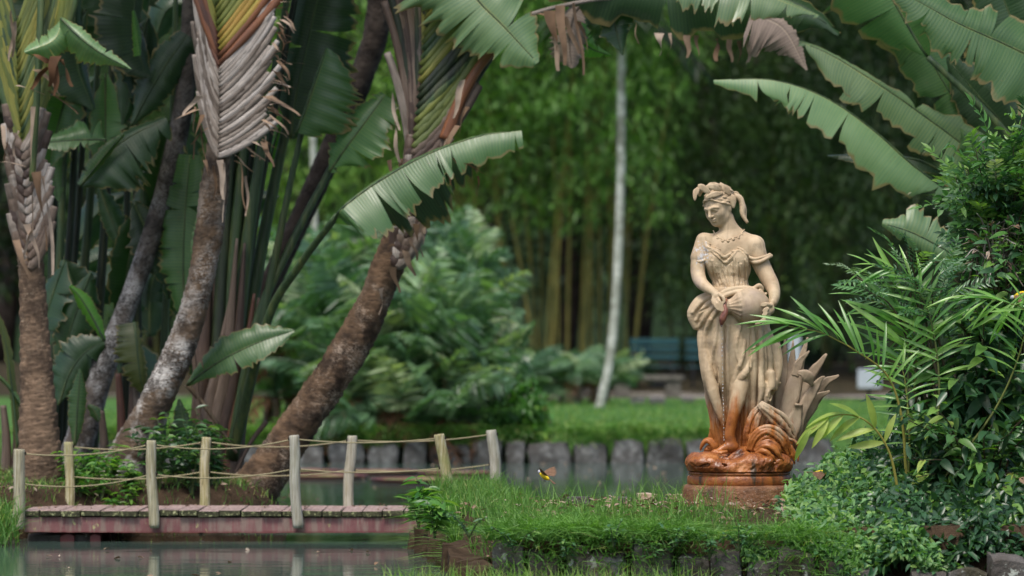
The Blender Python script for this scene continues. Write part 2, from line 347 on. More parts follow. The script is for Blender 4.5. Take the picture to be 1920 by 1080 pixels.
def stone_vf(c, s, seed, rough=0.12, tilt=0.0):
    """a rough-hewn block: rounded box with noise, ~100 quads"""
    n = 5; V = []; F = []; g = np.linspace(-1, 1, n)
    for ax in range(3):
        for sg in (-1, 1):
            a, b = np.meshgrid(g, g, indexing='ij'); q = np.zeros((n * n, 3)); o = [k for k in range(3) if k != ax]
            q[:, o[0]] = a.ravel(); q[:, o[1]] = b.ravel(); q[:, ax] = sg
            f = grid_faces(n, n) + len(V) * 0
            flip = (sg > 0) == (ax == 1)
            F += [tuple(int(i) + sum(len(v) for v in V) for i in (ff[::-1] if flip else ff)) for ff in f]; V.append(q)
    V = np.vstack(V); k = np.abs(V).max(1); rr = np.linalg.norm(V, axis=1)
    V = V * (1 - 0.14 * (rr / k - 1) / 0.73)[:, None]
    V = V + 0.9 * rough * np.stack([vnoise(V * 1.3 + seed * 7.1, 1.2, i) for i in range(3)], -1)
    V = V * np.array(s) / 2; ct, st = math.cos(tilt), math.sin(tilt)
    V = V @ np.array([[ct, 0, st], [0, 1, 0], [-st, 0, ct]]).T + np.array(c); return V, F
def stone(name, parent, c, s, seed, mat='wall_stone', rough=0.12, tilt=0.0):
    V, F = stone_vf(c, s, seed, rough, tilt); o = add(name, V, F, MAT[mat], parent); return o
plain('earth_stone', (.028, .019, .012), (.075, .052, .034), 9, .95, .1, .6, 30, .02)
fw = empty('stone_retaining_wall', (0.6, 44.5, -0.1), 'low wall of grey lichen-spotted blocks along the far lawn', 'wall')
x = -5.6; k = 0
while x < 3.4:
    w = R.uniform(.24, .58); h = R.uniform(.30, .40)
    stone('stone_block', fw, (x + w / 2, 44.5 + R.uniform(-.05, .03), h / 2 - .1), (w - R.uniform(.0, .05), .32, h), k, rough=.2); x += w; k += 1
nw = empty('stone_retaining_wall', (1.2, 21.2, -0.2), 'wall of upright mossy stone slabs below the grassy statue bank', 'wall')
x = -0.10; k = 50
while x < 3.2:
    w = R.uniform(.15, .27); top = R.uniform(.20, .28) if x < 1.5 else R.uniform(.10, .22)
    stone('stone_slab', nw, (x + w / 2, 21.2 + R.uniform(-.03, .04), (top - .35) / 2), (w - R.uniform(.0, .012), .22, top + .35), k, rough=.2, tilt=R.uniform(-.08, .08)); x += w; k += 1
for i in range(9):                                   # return side of the bank towards the bridge
    t = (i + .5) / 9; stone('stone_slab', nw, (-0.14 - .48 * t, 21.4 + 4.6 * t, -.06), (.2, .46, .40 + R.uniform(-.05, .05)), 90 + i, 'earth_stone', rough=.22)

# ------------------------------------------------------------------ footbridge
g = G('bridge_red'); p = g.gen(); sz = g.nt.nodes.new('ShaderNodeSeparateXYZ'); g.put(sz.inputs[0], p)
c = g.ramp(g.noise(3, 5, g.scale(p, 1, 1, .5)), [(.3, (.13, .045, .05)), (.7, (.21, .095, .095))])
st = g.noise(9, 5, g.scale(p, 3, 1, .35), .65)
c = g.mix(g.ramp(st, [(.44, 0.0), (.58, .75)]), c, (.23, .18, .15))
c = g.mix(g.ramp(g.noise(22, 5, g.scale(p, 1, 1, .6)), [(.66, 0.0), (.72, .8)]), c, (.40, .40, .18))
c = g.mix(g.ramp(g.math('MULTIPLY_ADD', g.noise(20, 4), .02, sz.outputs[2]), [(.072, .9), (.09, 0.0)]), c, (.13, .03, .03))
MAT['bridge_red'] = g.done(g.bsdf(c, .6, .4, g.bump(g.noise(60, 5), .3, .006)))
g = G('plank_grey'); p = g.gen()
c = g.ramp(g.noise(12, 5, g.scale(p, 6, .5, 6)), [(.3, (.20, .14, .13)), (.7, (.38, .29, .27))])
nrm_ = g.n('Separate' + 'XYZ', 2, i0=g.nt.nodes.new('ShaderNodeNewGeometry').outputs[1])
moss = g.ramp(g.noise(38, 5, p, .7), [(.40, (.035, .036, .022)), (.56, (.07, .075, .04)), (.62, (.30, .32, .16)), (.7, (.45, .46, .30))])
c = g.mix(g.ramp(nrm_, [(.3, 1.0), (.7, 0.0)]), c, moss)
MAT['plank'] = g.done(g.bsdf(c, .9, .2, g.bump(g.noise(50, 5), .5, .01)))
g = G('post_wood'); p = g.obj()
c = g.ramp(g.noise(6, 5, g.scale(p, 14, 14, .8)), [(.28, (.15, .125, .05)), (.5, (.36, .32, .17)), (.72, (.56, .54, .42))])
c = g.mix(g.ramp(g.noise(5, 5, g.scale(p, 1, 1, 1)), [(.52, 0.0), (.68, .7)]), c, (.22, .24, .085))
c = g.mix(g.ramp(g.noise(28, 4, g.scale(p, 4, 4, .3)), [(.60, 0.0), (.68, .8)]), c, (.05, .045, .028))
c = g.mix(g.ramp(g.nt.nodes.new('ShaderNodeObjectInfo').outputs['Random'], [(.2, 0.0), (.8, .7)]), c, g.ramp(g.noise(8, 5, g.scale(p, 12, 12, .7)), [(.3, (.20, .19, .16)), (.7, (.52, .52, .49))]))
MAT['post'] = g.done(g.bsdf(c, .8, .25, g.bump(g.noise(10, 5, g.scale(p, 20, 20, 1)), .6, .01)))
g = G('rope_fibre'); p = g.obj(); wv = g.n('TexWave', 1, Vector=g.scale(p, 1, 1, 1), Scale=120, Distortion=1.0, p_bands_direction='DIAGONAL')
c = g.ramp(wv, [(.2, (.12, .10, .055)), (.7, (.42, .38, .24))]); MAT['rope'] = g.done(g.bsdf(c, .9, .1))
g = G('hole_shade'); MAT['hole'] = g.done(g.bsdf((.02, .017, .014), .9, .1))
YB = 26.5
br = empty('footbridge', (W(400, 957, YB)[0], YB + .4, 0.05), 'narrow footbridge with dull red beam, rounded wooden posts and rope rails over the pond', 'bridge')
xl, xr = W(40, 0, YB)[0], W(900, 0, YB)[0]
bz = CAMZ - 307 / FPX * YB                           # deck top
for yy_, nm in ((YB + .045, 'front'), (YB + .80, 'back')):
    n = 60; xs = np.linspace(xl + .02, xr, n); prof = [(-.035, .065), (.035, .065), (.035, bz - .045), (-.035, bz - .045)]
    V = []
    for x in xs:
        s = .012 * math.sin((x - xl) * .9)           # the old beam is no longer quite straight
        for a, b in prof: V.append((x, yy_ + a + .004 * R.random(), b - s * .5 + (0.004 * R.random() if b < .1 else 0)))
    F = [tuple(f) for f in grid_faces(n, 4, True)[:, ::-1]] + [(0, 1, 2, 3), (4 * n - 1, 4 * n - 2, 4 * n - 3, 4 * n - 4)]
    add('beam', V, F, MAT['bridge_red'], br, smooth=False)
x = xl
while x < xr:
    w = R.uniform(.125, .15); V, F = box_vf((x + w / 2, YB + .42 + R.uniform(-.012, .012), bz - .021 + R.uniform(-.003, .003)), (w - .006, .86, .042), jit=.0015, bevel=.005)
    add('plank', V, F, MAT['plank'], br, smooth=False); x += w
for pxl in (124, 177):
    for yy_ in (YB + .12, YB + .72):
        V, F = stone_vf((W(pxl, 0, YB)[0], yy_, -.12), (.11 if pxl < 150 else .08, .14, .37), pxl, .05); add('pier', V, F, MAT['bridge_red'], br)
for yy_ in (YB + .2, YB + .7):
    V, F = stone_vf((xl + .25, yy_, -.1), (.5, .2, .32), 3, .05); add('pier', V, F, MAT['wall_stone'], br)
POSTS_F = [(38, 838, 33, 992, 22), (283, 821, 288, 990, 19.5), (550, 811, 558, 990, 20), (824, 809, 850, 992, 21)]
POSTS_B = [(130, 825, 130, 957, 18), (387, 816, 382, 957, 18.5), (660, 813, 652, 957, 19.5), (922, 802, 934, 957, 21)]
RA = {}
for side, posts, Y in (('f', POSTS_F, YB - .035), ('b', POSTS_B, YB + .86)):
    for i, (tx, ty, bx_, by_, w) in enumerate(posts):
        a, b = W(bx_, by_, Y), W(tx, ty, Y); n = 26; t = np.linspace(0, 1, n)[:, None]; P = a * (1 - t) + b * t
        P[:, 0] += .006 * np.sin(np.linspace(0, 5 + i, n) + i); r = w / 2 / FPX * Y * (1.03 - .06 * t[:, 0] + .02 * np.sin(t[:, 0] * 9 + i))
        r[-1] *= .90; r[-2] *= .99; P[-1] -= (P[-1] - P[-2]) * .7; r[0] *= .85
        V, F = tube(P, r, 16, rough=.012); po = add('post', V, F, MAT['post'], br)
        for q, dy in ((0, 12), (1, 68)):
            h = W(tx + (bx_ - tx) * dy / (by_ - ty), ty + dy, Y); RA[(side, q, i)] = h
            rr = w / 2 / FPX * Y; V, F = tube([h + (-rr * 1.04, 0, 0), h + (rr * 1.04, 0, 0)], [.011, .011], 10)
            add("rope_hole_plug", V, F, MAT['hole'], po)  # solid dark plug; its colour stands for the shade inside a hole
for side in 'fb':
    for q in (0, 1):
        P = []
        for i in range(3):
            a, b = RA[(side, q, i)], RA[(side, q, i + 1)]; t = np.linspace(0, 1, 22)[:-1, None]
            s = R.uniform(.035, .055) if i < 2 else .03; seg = a * (1 - t) + b * t; seg[:, 2] -= (4 * t * (1 - t))[:, 0] * s; P.append(seg)
        P.append(RA[(side, q, 3)][None]); V, F = tube(np.vstack(P), .0052, 6); add('rope', V, F, MAT['rope'], br)
# ------------------------------------------------------------------ statue, modelled in units of 3.25 mm (x right, d away, y down)
import openvdb
SY = 23.4; SS = SY / FPX
def SW(P):
    P = np.asarray(P, float); return np.stack([(P[..., 0] - 960) * SS, SY + P[..., 1] * SS, CAMZ + (HY - P[..., 2]) * SS], -1)
class Sculpt:
    def __init__(s, lo, hi, vox=1.0):
        s.lo = np.array(lo, float); s.v = vox; s.n = np.ceil((np.array(hi) - lo) / vox).astype(int) + 1
        s.ax = [s.lo[i] + np.arange(s.n[i]) * vox for i in range(3)]; s.D = np.full(s.n, 50.0, np.float32)
    def sl(s, lo, hi):
        a = np.clip(np.floor((np.array(lo) - s.lo) / s.v).astype(int), 0, s.n); b = np.clip(np.ceil((np.array(hi) - s.lo) / s.v).astype(int) + 1, 0, s.n)
        return tuple(slice(x, y) for x, y in zip(a, b))
    def pts(s, k): return np.stack(np.meshgrid(*[s.ax[i][k[i]] for i in range(3)], indexing='ij'), -1).astype(np.float32)
    def put(s, k, d, sm, sub=False):
        D = s.D[k]; e = -d if sub else d
        if sm > 0:
            if sub: h = np.maximum(sm - np.abs(D - e), 0) / sm; s.D[k] = np.maximum(D, e) + h * h * sm * .25
            else: h = np.maximum(sm - np.abs(D - e), 0) / sm; s.D[k] = np.minimum(D, e) - h * h * sm * .25
        else: s.D[k] = np.maximum(D, e) if sub else np.minimum(D, e)
    def ell(s, c, r, sm=4, rot=None, sub=False):
        c = np.array(c, float); r = np.array(r, float); m = r.max() + sm + 4; k = s.sl(c - m, c + m); P = s.pts(k) - c
        if P.size == 0: return
        if rot is not None: P = P @ np.array(rot, np.float32)          # columns of rot = local axes
        k0 = np.linalg.norm(P / r, axis=-1); k1 = np.linalg.norm(P / (r * r), axis=-1) + 1e-6
        s.put(k, (k0 * (k0 - 1) / k1).astype(np.float32), sm, sub)
    def rope(s, pts, rad, sm=3, n=None, sub=False, snap=None):
        pts = np.array(pts, float); n = n or max(2, 5 * (len(pts) - 1) + 1); P = spline(pts, n)
        r = np.interp(np.linspace(0, 1, n), np.linspace(0, 1, len(rad)), rad) if np.ndim(rad) else np.full(n, rad)
        if snap is not None: P[:, 1] = s.front(P[:, 0], P[:, 2]) + snap
        m = r.max() + sm + 3; k = s.sl(P.min(0) - m, P.max(0) + m); Q = s.pts(k)
        if Q.size == 0: return
        best = np.full(Q.shape[:-1], 1e3, np.float32)
        for a, b, ra, rb in zip(P[:-1], P[1:], r[:-1], r[1:]):
            mm = max(ra, rb) + sm + 3; kk = s.sl(np.minimum(a, b) - mm, np.maximum(a, b) + mm)
            loc = tuple(slice(x.start - y.start, x.stop - y.start) for x, y in zip(kk, k)); q = Q[loc]
            if q.size == 0: continue
            e = b - a; t = np.clip(((q - a) @ e) / (e @ e + 1e-9), 0, 1)
            best[loc] = np.minimum(best[loc], np.linalg.norm(q - a - t[..., None] * e, axis=-1) - (ra + (rb - ra) * t))
        s.put(k, best, sm, sub)
    def front(s, x, y):
        i = np.clip(np.round((np.atleast_1d(x) - s.lo[0]) / s.v).astype(int), 0, s.n[0] - 1); j = np.clip(np.round((np.atleast_1d(y) - s.lo[2]) / s.v).astype(int), 0, s.n[2] - 1)
        c = s.D[i, :, j] < 0; f = np.argmax(c, 1); return np.where(c.any(1), s.ax[1][f], 0.0)
    def column(s, tab, fold=None, sm=4):
        tab = np.array(tab, float); k = s.sl((s.lo[0], s.lo[1], tab[0, 0] - 2), (s.ax[0][-1], s.ax[1][-1], tab[-1, 0] + 2)); P = s.pts(k); y = P[..., 2]
        cx, rx, cy, ry = (np.interp(y, tab[:, 0], tab[:, i]) for i in (1, 2, 3, 4)); u = (P[..., 0] - cx) / rx; v = (P[..., 1] - cy) / ry
        th = np.arctan2(u, -v); rr = np.sqrt(u * u + v * v); f = 1 + (fold(th, y) if fold else 0)
        d = (rr / f - 1) * np.minimum(rx, ry) * .85; d = np.maximum(d, np.maximum(tab[0, 0] - y, y - tab[-1, 0]))
        s.put(k, d.astype(np.float32), sm)
    def noise(s, amp, sc, seed):
        m = np.abs(s.D) < 6; idx = np.argwhere(m); P = s.lo + idx * s.v
        s.D[m] += amp * vnoise(P, sc, seed).astype(np.float32)
    def mesh(s):
        gr = openvdb.FloatGrid(50.0); gr.copyFromArray(np.ascontiguousarray(s.D)); p, q = gr.convertToQuads(0.0)
        p = np.asarray(p, float) * s.v + s.lo; q = np.asarray(q, np.int64)
        a, b, c = SW(p[q[:50, 0]]), SW(p[q[:50, 1]]), SW(p[q[:50, 2]]); W3 = SW(p)
        n = np.cross(b - a, c - a); i = np.clip(np.round((p[q[:50]].mean(1) - s.lo) / s.v).astype(int), 1, s.n - 2)
        gd = np.stack([s.D[i[:, 0] + 1, i[:, 1], i[:, 2]] - s.D[i[:, 0] - 1, i[:, 1], i[:, 2]], s.D[i[:, 0], i[:, 1] + 1, i[:, 2]] - s.D[i[:, 0], i[:, 1] - 1, i[:, 2]],
                       -(s.D[i[:, 0], i[:, 1], i[:, 2] + 1] - s.D[i[:, 0], i[:, 1], i[:, 2] - 1])], -1)
        if (n * gd).sum() < 0: q = q[:, ::-1]
        return W3, q
# materials ------------------------------------------------------------
def terracotta(name, a, b, chips=True, wet=True):
    g = G(name); p = g.gen(); sep = g.nt.nodes.new('ShaderNodeSeparateXYZ'); g.put(sep.inputs[0], p)
    c = g.ramp(g.math('MULTIPLY_ADD', g.noise(7, 6, p, .6), .75, g.math('MULTIPLY', g.noise(34, 4), .25)), [(.32, a), (.62, b)])
    streak = g.noise(5, 5, g.scale(p, 6, 6, .7), .6)
    c = g.mix(g.ramp(streak, [(.55, 0.0), (.70, .35)]), c, (.17, .115, .07))
    c = g.mix(g.ramp(g.noise(4, 4, p), [(.58, 0.0), (.7, .45)]), c, (.36, .27, .25))
    c = g.mix(g.ramp(g.noise(9, 6, p, .7), [(.56, 0.0), (.70, .5)]), c, (.14, .11, .085))
    c = g.mix(g.ramp(g.noise(3.2, 5, p, .6), [(.60, 0.0), (.72, .35)]), c, (.17, .17, .10))
    ro = .5
    if chips:                                        # old white paint flaking off the shoulder and front
        cx = g.n('VectorMath', 1, p_operation='DISTANCE', i0=g.scale(p, 1.0, .35, .62), i1=tuple((SW((1316, -8, 478)) * (1, .35, .62)).tolist()))
        m = g.math('MULTIPLY_ADD', g.noise(55, 4, p, .7), .30, g.math('MULTIPLY', cx, -1.35))
        c = g.mix(g.ramp(m, [(.105, 0.0), (.13, .85)]), c, (.55, .56, .59))
        c = g.mix(g.ramp(g.noise(62, 3, p, .6), [(.735, 0.0), (.76, .8)]), c, (.60, .60, .62))
    if wet:                                          # iron-orange stain where the water of the jar runs down
        t = g.math('MULTIPLY_ADD', sep.outputs[2], -1.0, SW((0, 0, 742))[2])
        side = g.math('MULTIPLY', g.math('ABSOLUTE', g.math('SUBTRACT', sep.outputs[0], SW((1376, 0, 0))[0])), -1.0)
        f = g.math('ADD', g.math('MULTIPLY', t, 3.4), g.math('ADD', g.math('MULTIPLY', side, 1.9), g.math('MULTIPLY_ADD', streak, 1.5, -.50)))
        m = g.ramp(f, [(.12, 0.0), (.62, 1.0)])
        oc = g.ramp(g.noise(11, 6, p, .65), [(.30, (.14, .042, .014)), (.5, (.33, .11, .024)), (.72, (.45, .19, .06))])
        c = g.mix(m, c, oc); ro = g.ramp(m, [(0.2, .6), (.9, .38)])
    bmp = g.bump(g.math('ADD', g.noise(60, 5), g.math('MULTIPLY', g.noise(180, 3), .6)), .22, .006)
    MAT[name] = g.done(g.bsdf(c, ro, .45, bmp))
terracotta('terracotta', (.39, .28, .17), (.56, .44, .29))
terracotta('terracotta_plain', (.33, .245, .16), (.49, .38, .26), False)
terracotta('reed_stone', (.26, .19, .125), (.40, .31, .22), False)
g = G('plinth_stone'); p = g.gen()
c = g.ramp(g.noise(8, 6, p, .65), [(.3, (.09, .045, .024)), (.5, (.22, .095, .04)), (.7, (.34, .18, .09))])
c = g.mix(g.ramp(g.noise(70, 4, p, .7), [(.60, 0.0), (.66, .7)]), c, (.45, .40, .34))
c = g.mix(g.ramp(g.noise(6, 4, g.scale(p, 3, 3, .4)), [(.6, 0.0), (.7, .6)]), c, (.05, .05, .025))
MAT['plinth'] = g.done(g.bsdf(c, .4, .5, g.bump(g.noise(45, 6, p, .7), .8, .02)))
g = G('rock_orange'); p = g.gen()
c = g.ramp(g.noise(9, 6, p, .68), [(.28, (.05, .018, .010)), (.45, (.20, .062, .018)), (.6, (.34, .12, .03)), (.78, (.46, .23, .10))])
c = g.mix(g.ramp(g.noise(5, 5, g.scale(p, 2.5, 2.5, .5), .6), [(.60, 0.0), (.68, .85)]), c, (.035, .030, .018))
MAT['rock_orange'] = g.done(g.bsdf(c, g.ramp(g.noise(13, 4), [(.35, .22), (.65, .6)]), .5, g.bump(g.noise(40, 6, p, .6), .45, .012)))
g = G('spout_stone'); c = g.ramp(g.noise(20, 4), [(.35, (.10, .03, .025)), (.65, (.30, .13, .08))]); MAT['spout'] = g.done(g.bsdf(c, .3, .5))

st = empty('statue', SW((1386, 0, 908)), 'beige terracotta statue of a wreathed woman pouring from a jar, stained orange at the foot', 'statue')
LO, HI = (1284, -70, 336), (1476, 62, 862)
# head frame
yaw, pit, rol = math.radians(37), math.radians(23), math.radians(7)
f_ = np.array([-math.sin(yaw) * math.cos(pit), -math.cos(yaw) * math.cos(pit), -math.sin(pit)]); l_ = np.array([math.cos(yaw), -math.sin(yaw), 0.0]); u_ = np.cross(f_, l_)
l2 = l_ * math.cos(rol) + u_ * math.sin(rol); u_ = u_ * math.cos(rol) - l_ * math.sin(rol); l_ = l2
HC = np.array([1345.0, -2.0, -387.5])
def H(f, l, u): q = HC + .96 * (f * f_ + l * l_ + u * u_); return (q[0], q[1], -q[2])
HR = np.stack([f_ * (1, 1, -1), l_ * (1, 1, -1), u_ * (1, 1, -1)], 1)
b = Sculpt(LO, HI, 1.0)
b.ell(H(-7, 0, 7), (30, 25, 27), 0, HR); b.ell(H(5, 0, -9), (21.5, 19.5, 27), 8, HR); b.ell(H(9, 0, -22), (15, 13.5, 12), 8, HR); b.ell(H(18.5, 0, -28), (6, 6, 5), 6, HR)
for s in (-1, 1):
    b.ell(H(14, s * 11, -10), (9, 8, 9), 7, HR)
    b.ell(H(28.5, s * 9.3, 0.3), (6, 6.6, 4.2), 4, HR, True); b.ell(H(21.5, s * 9.0, -0.6), (4.6, 5.4, 3.6), 1.5, HR)
    b.rope([H(22.6, s * 14.5, -1), H(26.6, s * 9.2, 2.2), H(25.2, s * 4, 0)], [.6, 1.1, .7], 1.2)
    b.rope([H(20.5, s * 16, 4), H(26.2, s * 10, 7), H(27.6, s * 3, 5)], [1.5, 2.0, 2.2], 4)
    b.ell(H(29.2, s * 3.0, -9.6), (2.8, 2.4, 2.1), 2, HR); b.ell(H(-4, s * 24, -5), (5, 3, 8), 2, HR)
b.rope([H(26.8, 0, 6), H(30.6, 0, -2), H(34.2, 0, -8.6)], [2.6, 2.6, 3.3], 3)
b.ell(H(28.2, 0, -16.4), (2.6, 5.6, 1.7), 2, HR); b.ell(H(27.4, 0, -20.4), (2.8, 4.8, 2.0), 1.6, HR); b.rope([H(29.6, -5.5, -18.2), H(30.9, 0, -18.5), H(29.6, 5.5, -18.2)], .7, 1.0, sub=True)
b.ell(H(27.5, 0, -24.5), (2.5, 5, 1.8), 3, HR, True)
b.rope([(1361, 2, 410), (1366, 3, 434), (1369, 3, 456)], [15.5, 16.5, 22], 6)
b.rope([(1371, 6, 424), (1393, 7, 444), (1415, 6, 459)], [9, 11, 17], 9); b.rope([(1362, 4, 440), (1342, 3, 448), (1322, 1, 454)], [9, 11, 15], 8)
b.ell((1369, 2, 472), (48, 25, 36), 10); b.ell((1369, 3, 515), (33, 22, 45), 10)
for s in (-1, 1): b.rope([H(-3, s * 18, -12), H(5, s * 14, -21), H(15, s * 6, -28)], [6, 6.5, 5], 6)
b.rope([(1416, 5, 460), (1424, 2, 488), (1436, -4, 514), (1447, -14, 537), (1450, -30, 555), (1446, -43, 568)], [18.5, 17, 15.8, 14.8, 11.5, 8.6], 5)       # her left arm
b.rope([(1321, 0, 452), (1311, -5, 482), (1308, -10, 510), (1313, -22, 529), (1325, -40, 541), (1336, -52, 549)], [15.5, 14.8, 14, 13, 10.5, 7.5], 5)     # her right arm
# her left hand spread on the jar
b.ell((1439, -54, 580), (10, 8, 11), 5); b.ell((1434, -60, 586), (7, 6, 8), 4)
for P, r in (([(1440, -60, 573), (1430, -68, 571.5), (1421, -74, 574), (1413, -76, 576.5)], [4.6, 4, 3.5, 2.6]),
             ([(1434, -66, 580), (1425, -75, 585), (1416, -78, 590), (1408, -77, 595.5)], [4.3, 3.8, 3.3, 2.5]),
             ([(1434, -64, 586), (1426, -73, 592), (1417, -75, 598), (1409, -72, 603)], [4.2, 3.8, 3.3, 2.5]),
             ([(1436, -60, 591), (1429, -68, 598), (1421, -69, 604), (1414, -66, 608)], [4, 3.5, 3, 2.4]),
             ([(1439, -55, 595), (1433, -60, 602), (1427, -61, 608)], [3.6, 3, 2.3])): b.rope(P, r, 1.6)
# her right hand closing on the mouth of the jar
b.ell((1341, -57, 557), (8.5, 6.5, 10), 4)
for P, r in (([(1346, -61, 553), (1352, -66, 558), (1354, -68, 565), (1351, -68, 570)], [3.9, 3.5, 3, 2.3]),
             ([(1343, -63, 562), (1347, -69, 569), (1350, -71, 576), (1352, -69, 582)], [3.9, 3.5, 3.1, 2.4]),
             ([(1339, -62, 564), (1341, -68, 572), (1345, -71, 579), (1350, -69, 583)], [3.8, 3.4, 3, 2.3]),
             ([(1336, -60, 563), (1337, -65, 571), (1340, -68, 578), (1344, -67, 583)], [3.6, 3.2, 2.8, 2.2]),
             ([(1335, -58, 558), (1333, -61, 566), (1335, -63, 572)], [3.4, 3, 2.2])): b.rope(P, r, 1.4)
# hips and legs (one leg bare below the cloth)
b.ell((1372, 5, 575), (40, 26, 40), 10); b.rope([(1380, 0, 590), (1388, -6, 650), (1389, -10, 700)], [24, 21, 18], 8)
b.rope([(1389, -9, 692), (1386, -22, 728), (1376, -29, 770), (1369, -28, 800), (1367, -27, 818), (1371, -26, 836)], [17, 17, 14.5, 11.2, 10, 10.5], 6)
b.rope([(1373, -26, 838), (1358, -32, 839), (1345, -38, 845)], [10, 8.5, 5.5], 5)
for i, (x, d, y) in enumerate([(1333.5, -36, 847), (1335, -41, 848), (1339, -45.5, 849), (1344, -48.5, 849.5), (1349, -50, 849.5)]):
    b.rope([(x + 10, d + 3, y - 3.5), (x + 4, d + .6, y - 2.6), (x, d, y - .6)], [3.6, 3.0, 2.5], .9)
add('figure', *b.mesh(), MAT['terracotta'], st)

# bodice
g_ = Sculpt((1286, -60, 426), (1476, 40, 570), 1.0)
g_.ell((1367, 2, 503), (41, 26, 37), 0); g_.ell((1339, -13, 487), (19, 16, 23), 12); g_.ell((1382, -14, 487), (20, 17, 23), 12); g_.ell((1370, 3, 540), (35, 27, 30), 8)
g_.rope([(1318, -10, 447), (1322, -13, 458), (1330, -20, 470)], [6, 6, 6], 5); g_.rope([(1320, 0, 452), (1311, -5, 483)], [15.8, 16.4], 3, 6); g_.rope([(1299, -12, 488), (1310, -20, 491), (1323, -17, 487)], 2.4, 1.5); g_.rope([(1299, 0, 489), (1310, 8, 491), (1323, 3, 487)], 2.4, 1.5)
for P, r in (([(1324, 455), (1336, 463), (1350, 470), (1366, 466)], [2.5, 3, 3.2, 2.4]), ([(1327, 464), (1342, 474), (1354, 483), (1366, 478), (1376, 468)], [2.4, 3, 3.4, 3, 2]),
             ([(1333, 470), (1345, 484), (1357, 493), (1369, 485), (1378, 473)], [2, 2.8, 3.2, 2.6, 1.8]), ([(1368, 466), (1380, 465), (1392, 471), (1402, 482), (1412, 486)], [2.6, 3.2, 3.2, 3.4, 3.2]),
             ([(1372, 472), (1386, 471), (1396, 481), (1400, 495)], [1.8, 2.4, 2.8, 2]), ([(1334, 490), (1340, 510), (1350, 532)], [2.2, 2.8, 1.8]), ([(1342, 496), (1349, 515), (1360, 536)], [2, 2.7, 1.8]),
             ([(1354, 500), (1360, 520), (1366, 538)], [1.8, 2.4, 1.8]), ([(1370, 498), (1371, 520), (1373, 540)], [1.8, 2.4, 1.6]), ([(1379, 500), (1380, 518), (1382, 540)], [2, 2.8, 1.8]),
             ([(1388, 496), (1391, 515), (1393, 538)], [2, 2.8, 1.8]), ([(1396, 488), (1400, 503), (1398, 520)], [2.4, 3, 2]), ([(1330, 478), (1330, 500), (1338, 530)], [2, 2.6, 2])):
    g_.rope([(x, 0, y) for x, y in P], r, 1.8, snap=-.2)
for i in range(13):
    x0 = 1330 + i * 5.6; x1 = 1341 + i * 4.9 + R.uniform(-1, 1); y0 = R.uniform(478, 500); g_.rope([(x0 + R.uniform(-2, 2), 0, y0), ((x0 + x1) / 2 + R.uniform(-2, 2), 0, 518), (x1, 0, 540)], [.6, R.uniform(1.2, 2.4), 1.2], 2.2, snap=.5)
    g_.rope([(x0 + 2.8, 0, y0 + 3), ((x0 + x1) / 2 + 3, 0, 519), (x1 + 2.5, 0, 538)], [.3, R.uniform(.6, 1.5), .5], 1.8, sub=True, snap=0)
for P in ([(1330, 460), (1346, 468), (1362, 474), (1370, 470)], [(1330, 468), (1346, 479), (1356, 488), (1368, 481)], [(1370, 470), (1384, 468), (1396, 477), (1404, 487)], [(1336, 478), (1350, 491), (1360, 498), (1372, 489)]): g_.rope([(x, 0, y) for x, y in P], [.8, 1.6, 1.6, .8], 1.2, sub=True, snap=-.2)
g_.rope([(1408, -12, 488), (1414, -18, 492), (1424, -20, 491), (1436, -17, 485), (1445, -8, 480)], [4.2, 4, 3.6, 3.6, 3.4], 1.5)      # band around her left arm
g_.rope([(1408, 10, 492), (1416, 20, 492), (1430, 21, 487), (1444, 8, 480), (1445, -8, 480)], 3.2, 1.5); g_.rope([(1400, -16, 481), (1414, -19, 486), (1430, -18, 482), (1443, -10, 477)], [3, 3, 2.6, 2.4], 1.5)
g_.noise(.45, .16, 3); add('bodice', *g_.mesh(), MAT['terracotta'], st)

# skirt
def fold(th, y):
    a = 1.6 * (1 - np.exp(-(y - 540) / 60)); w = np.sin(9 * th + .012 * (y - 600) * np.sin(2 * th) + 1.3) + .6 * np.sin(17 * th + .02 * y + 2 * np.sin(th * 3)); sh = np.sign(w) * np.abs(w) ** .8
    return .024 * a * sh + .012 * np.sin(21 * th + .01 * y) * (th > .3)
k = Sculpt((1284, -64, 532), (1476, 62, 860), 1.0)
k.column([(538, 1370, 36, 2, 30), (560, 1369, 50, 2, 36), (580, 1369, 66, 3, 41), (600, 1371, 70, 4, 43), (615, 1377, 66, 4, 43), (640, 1382, 72, 5, 44), (670, 1387, 72, 6, 43), (700, 1390, 70, 8, 40), (722, 1394, 65, 10, 36), (742, 1396, 52, 13, 30), (780, 1396, 42, 15, 27), (820, 1399, 36, 15, 26), (858, 1400, 38, 14, 28)], fold, 3)
k.rope([(1338, -8, 552), (1312, -8, 568), (1299, -6, 590), (1304, -6, 612)], [10, 13, 12, 7], 5)
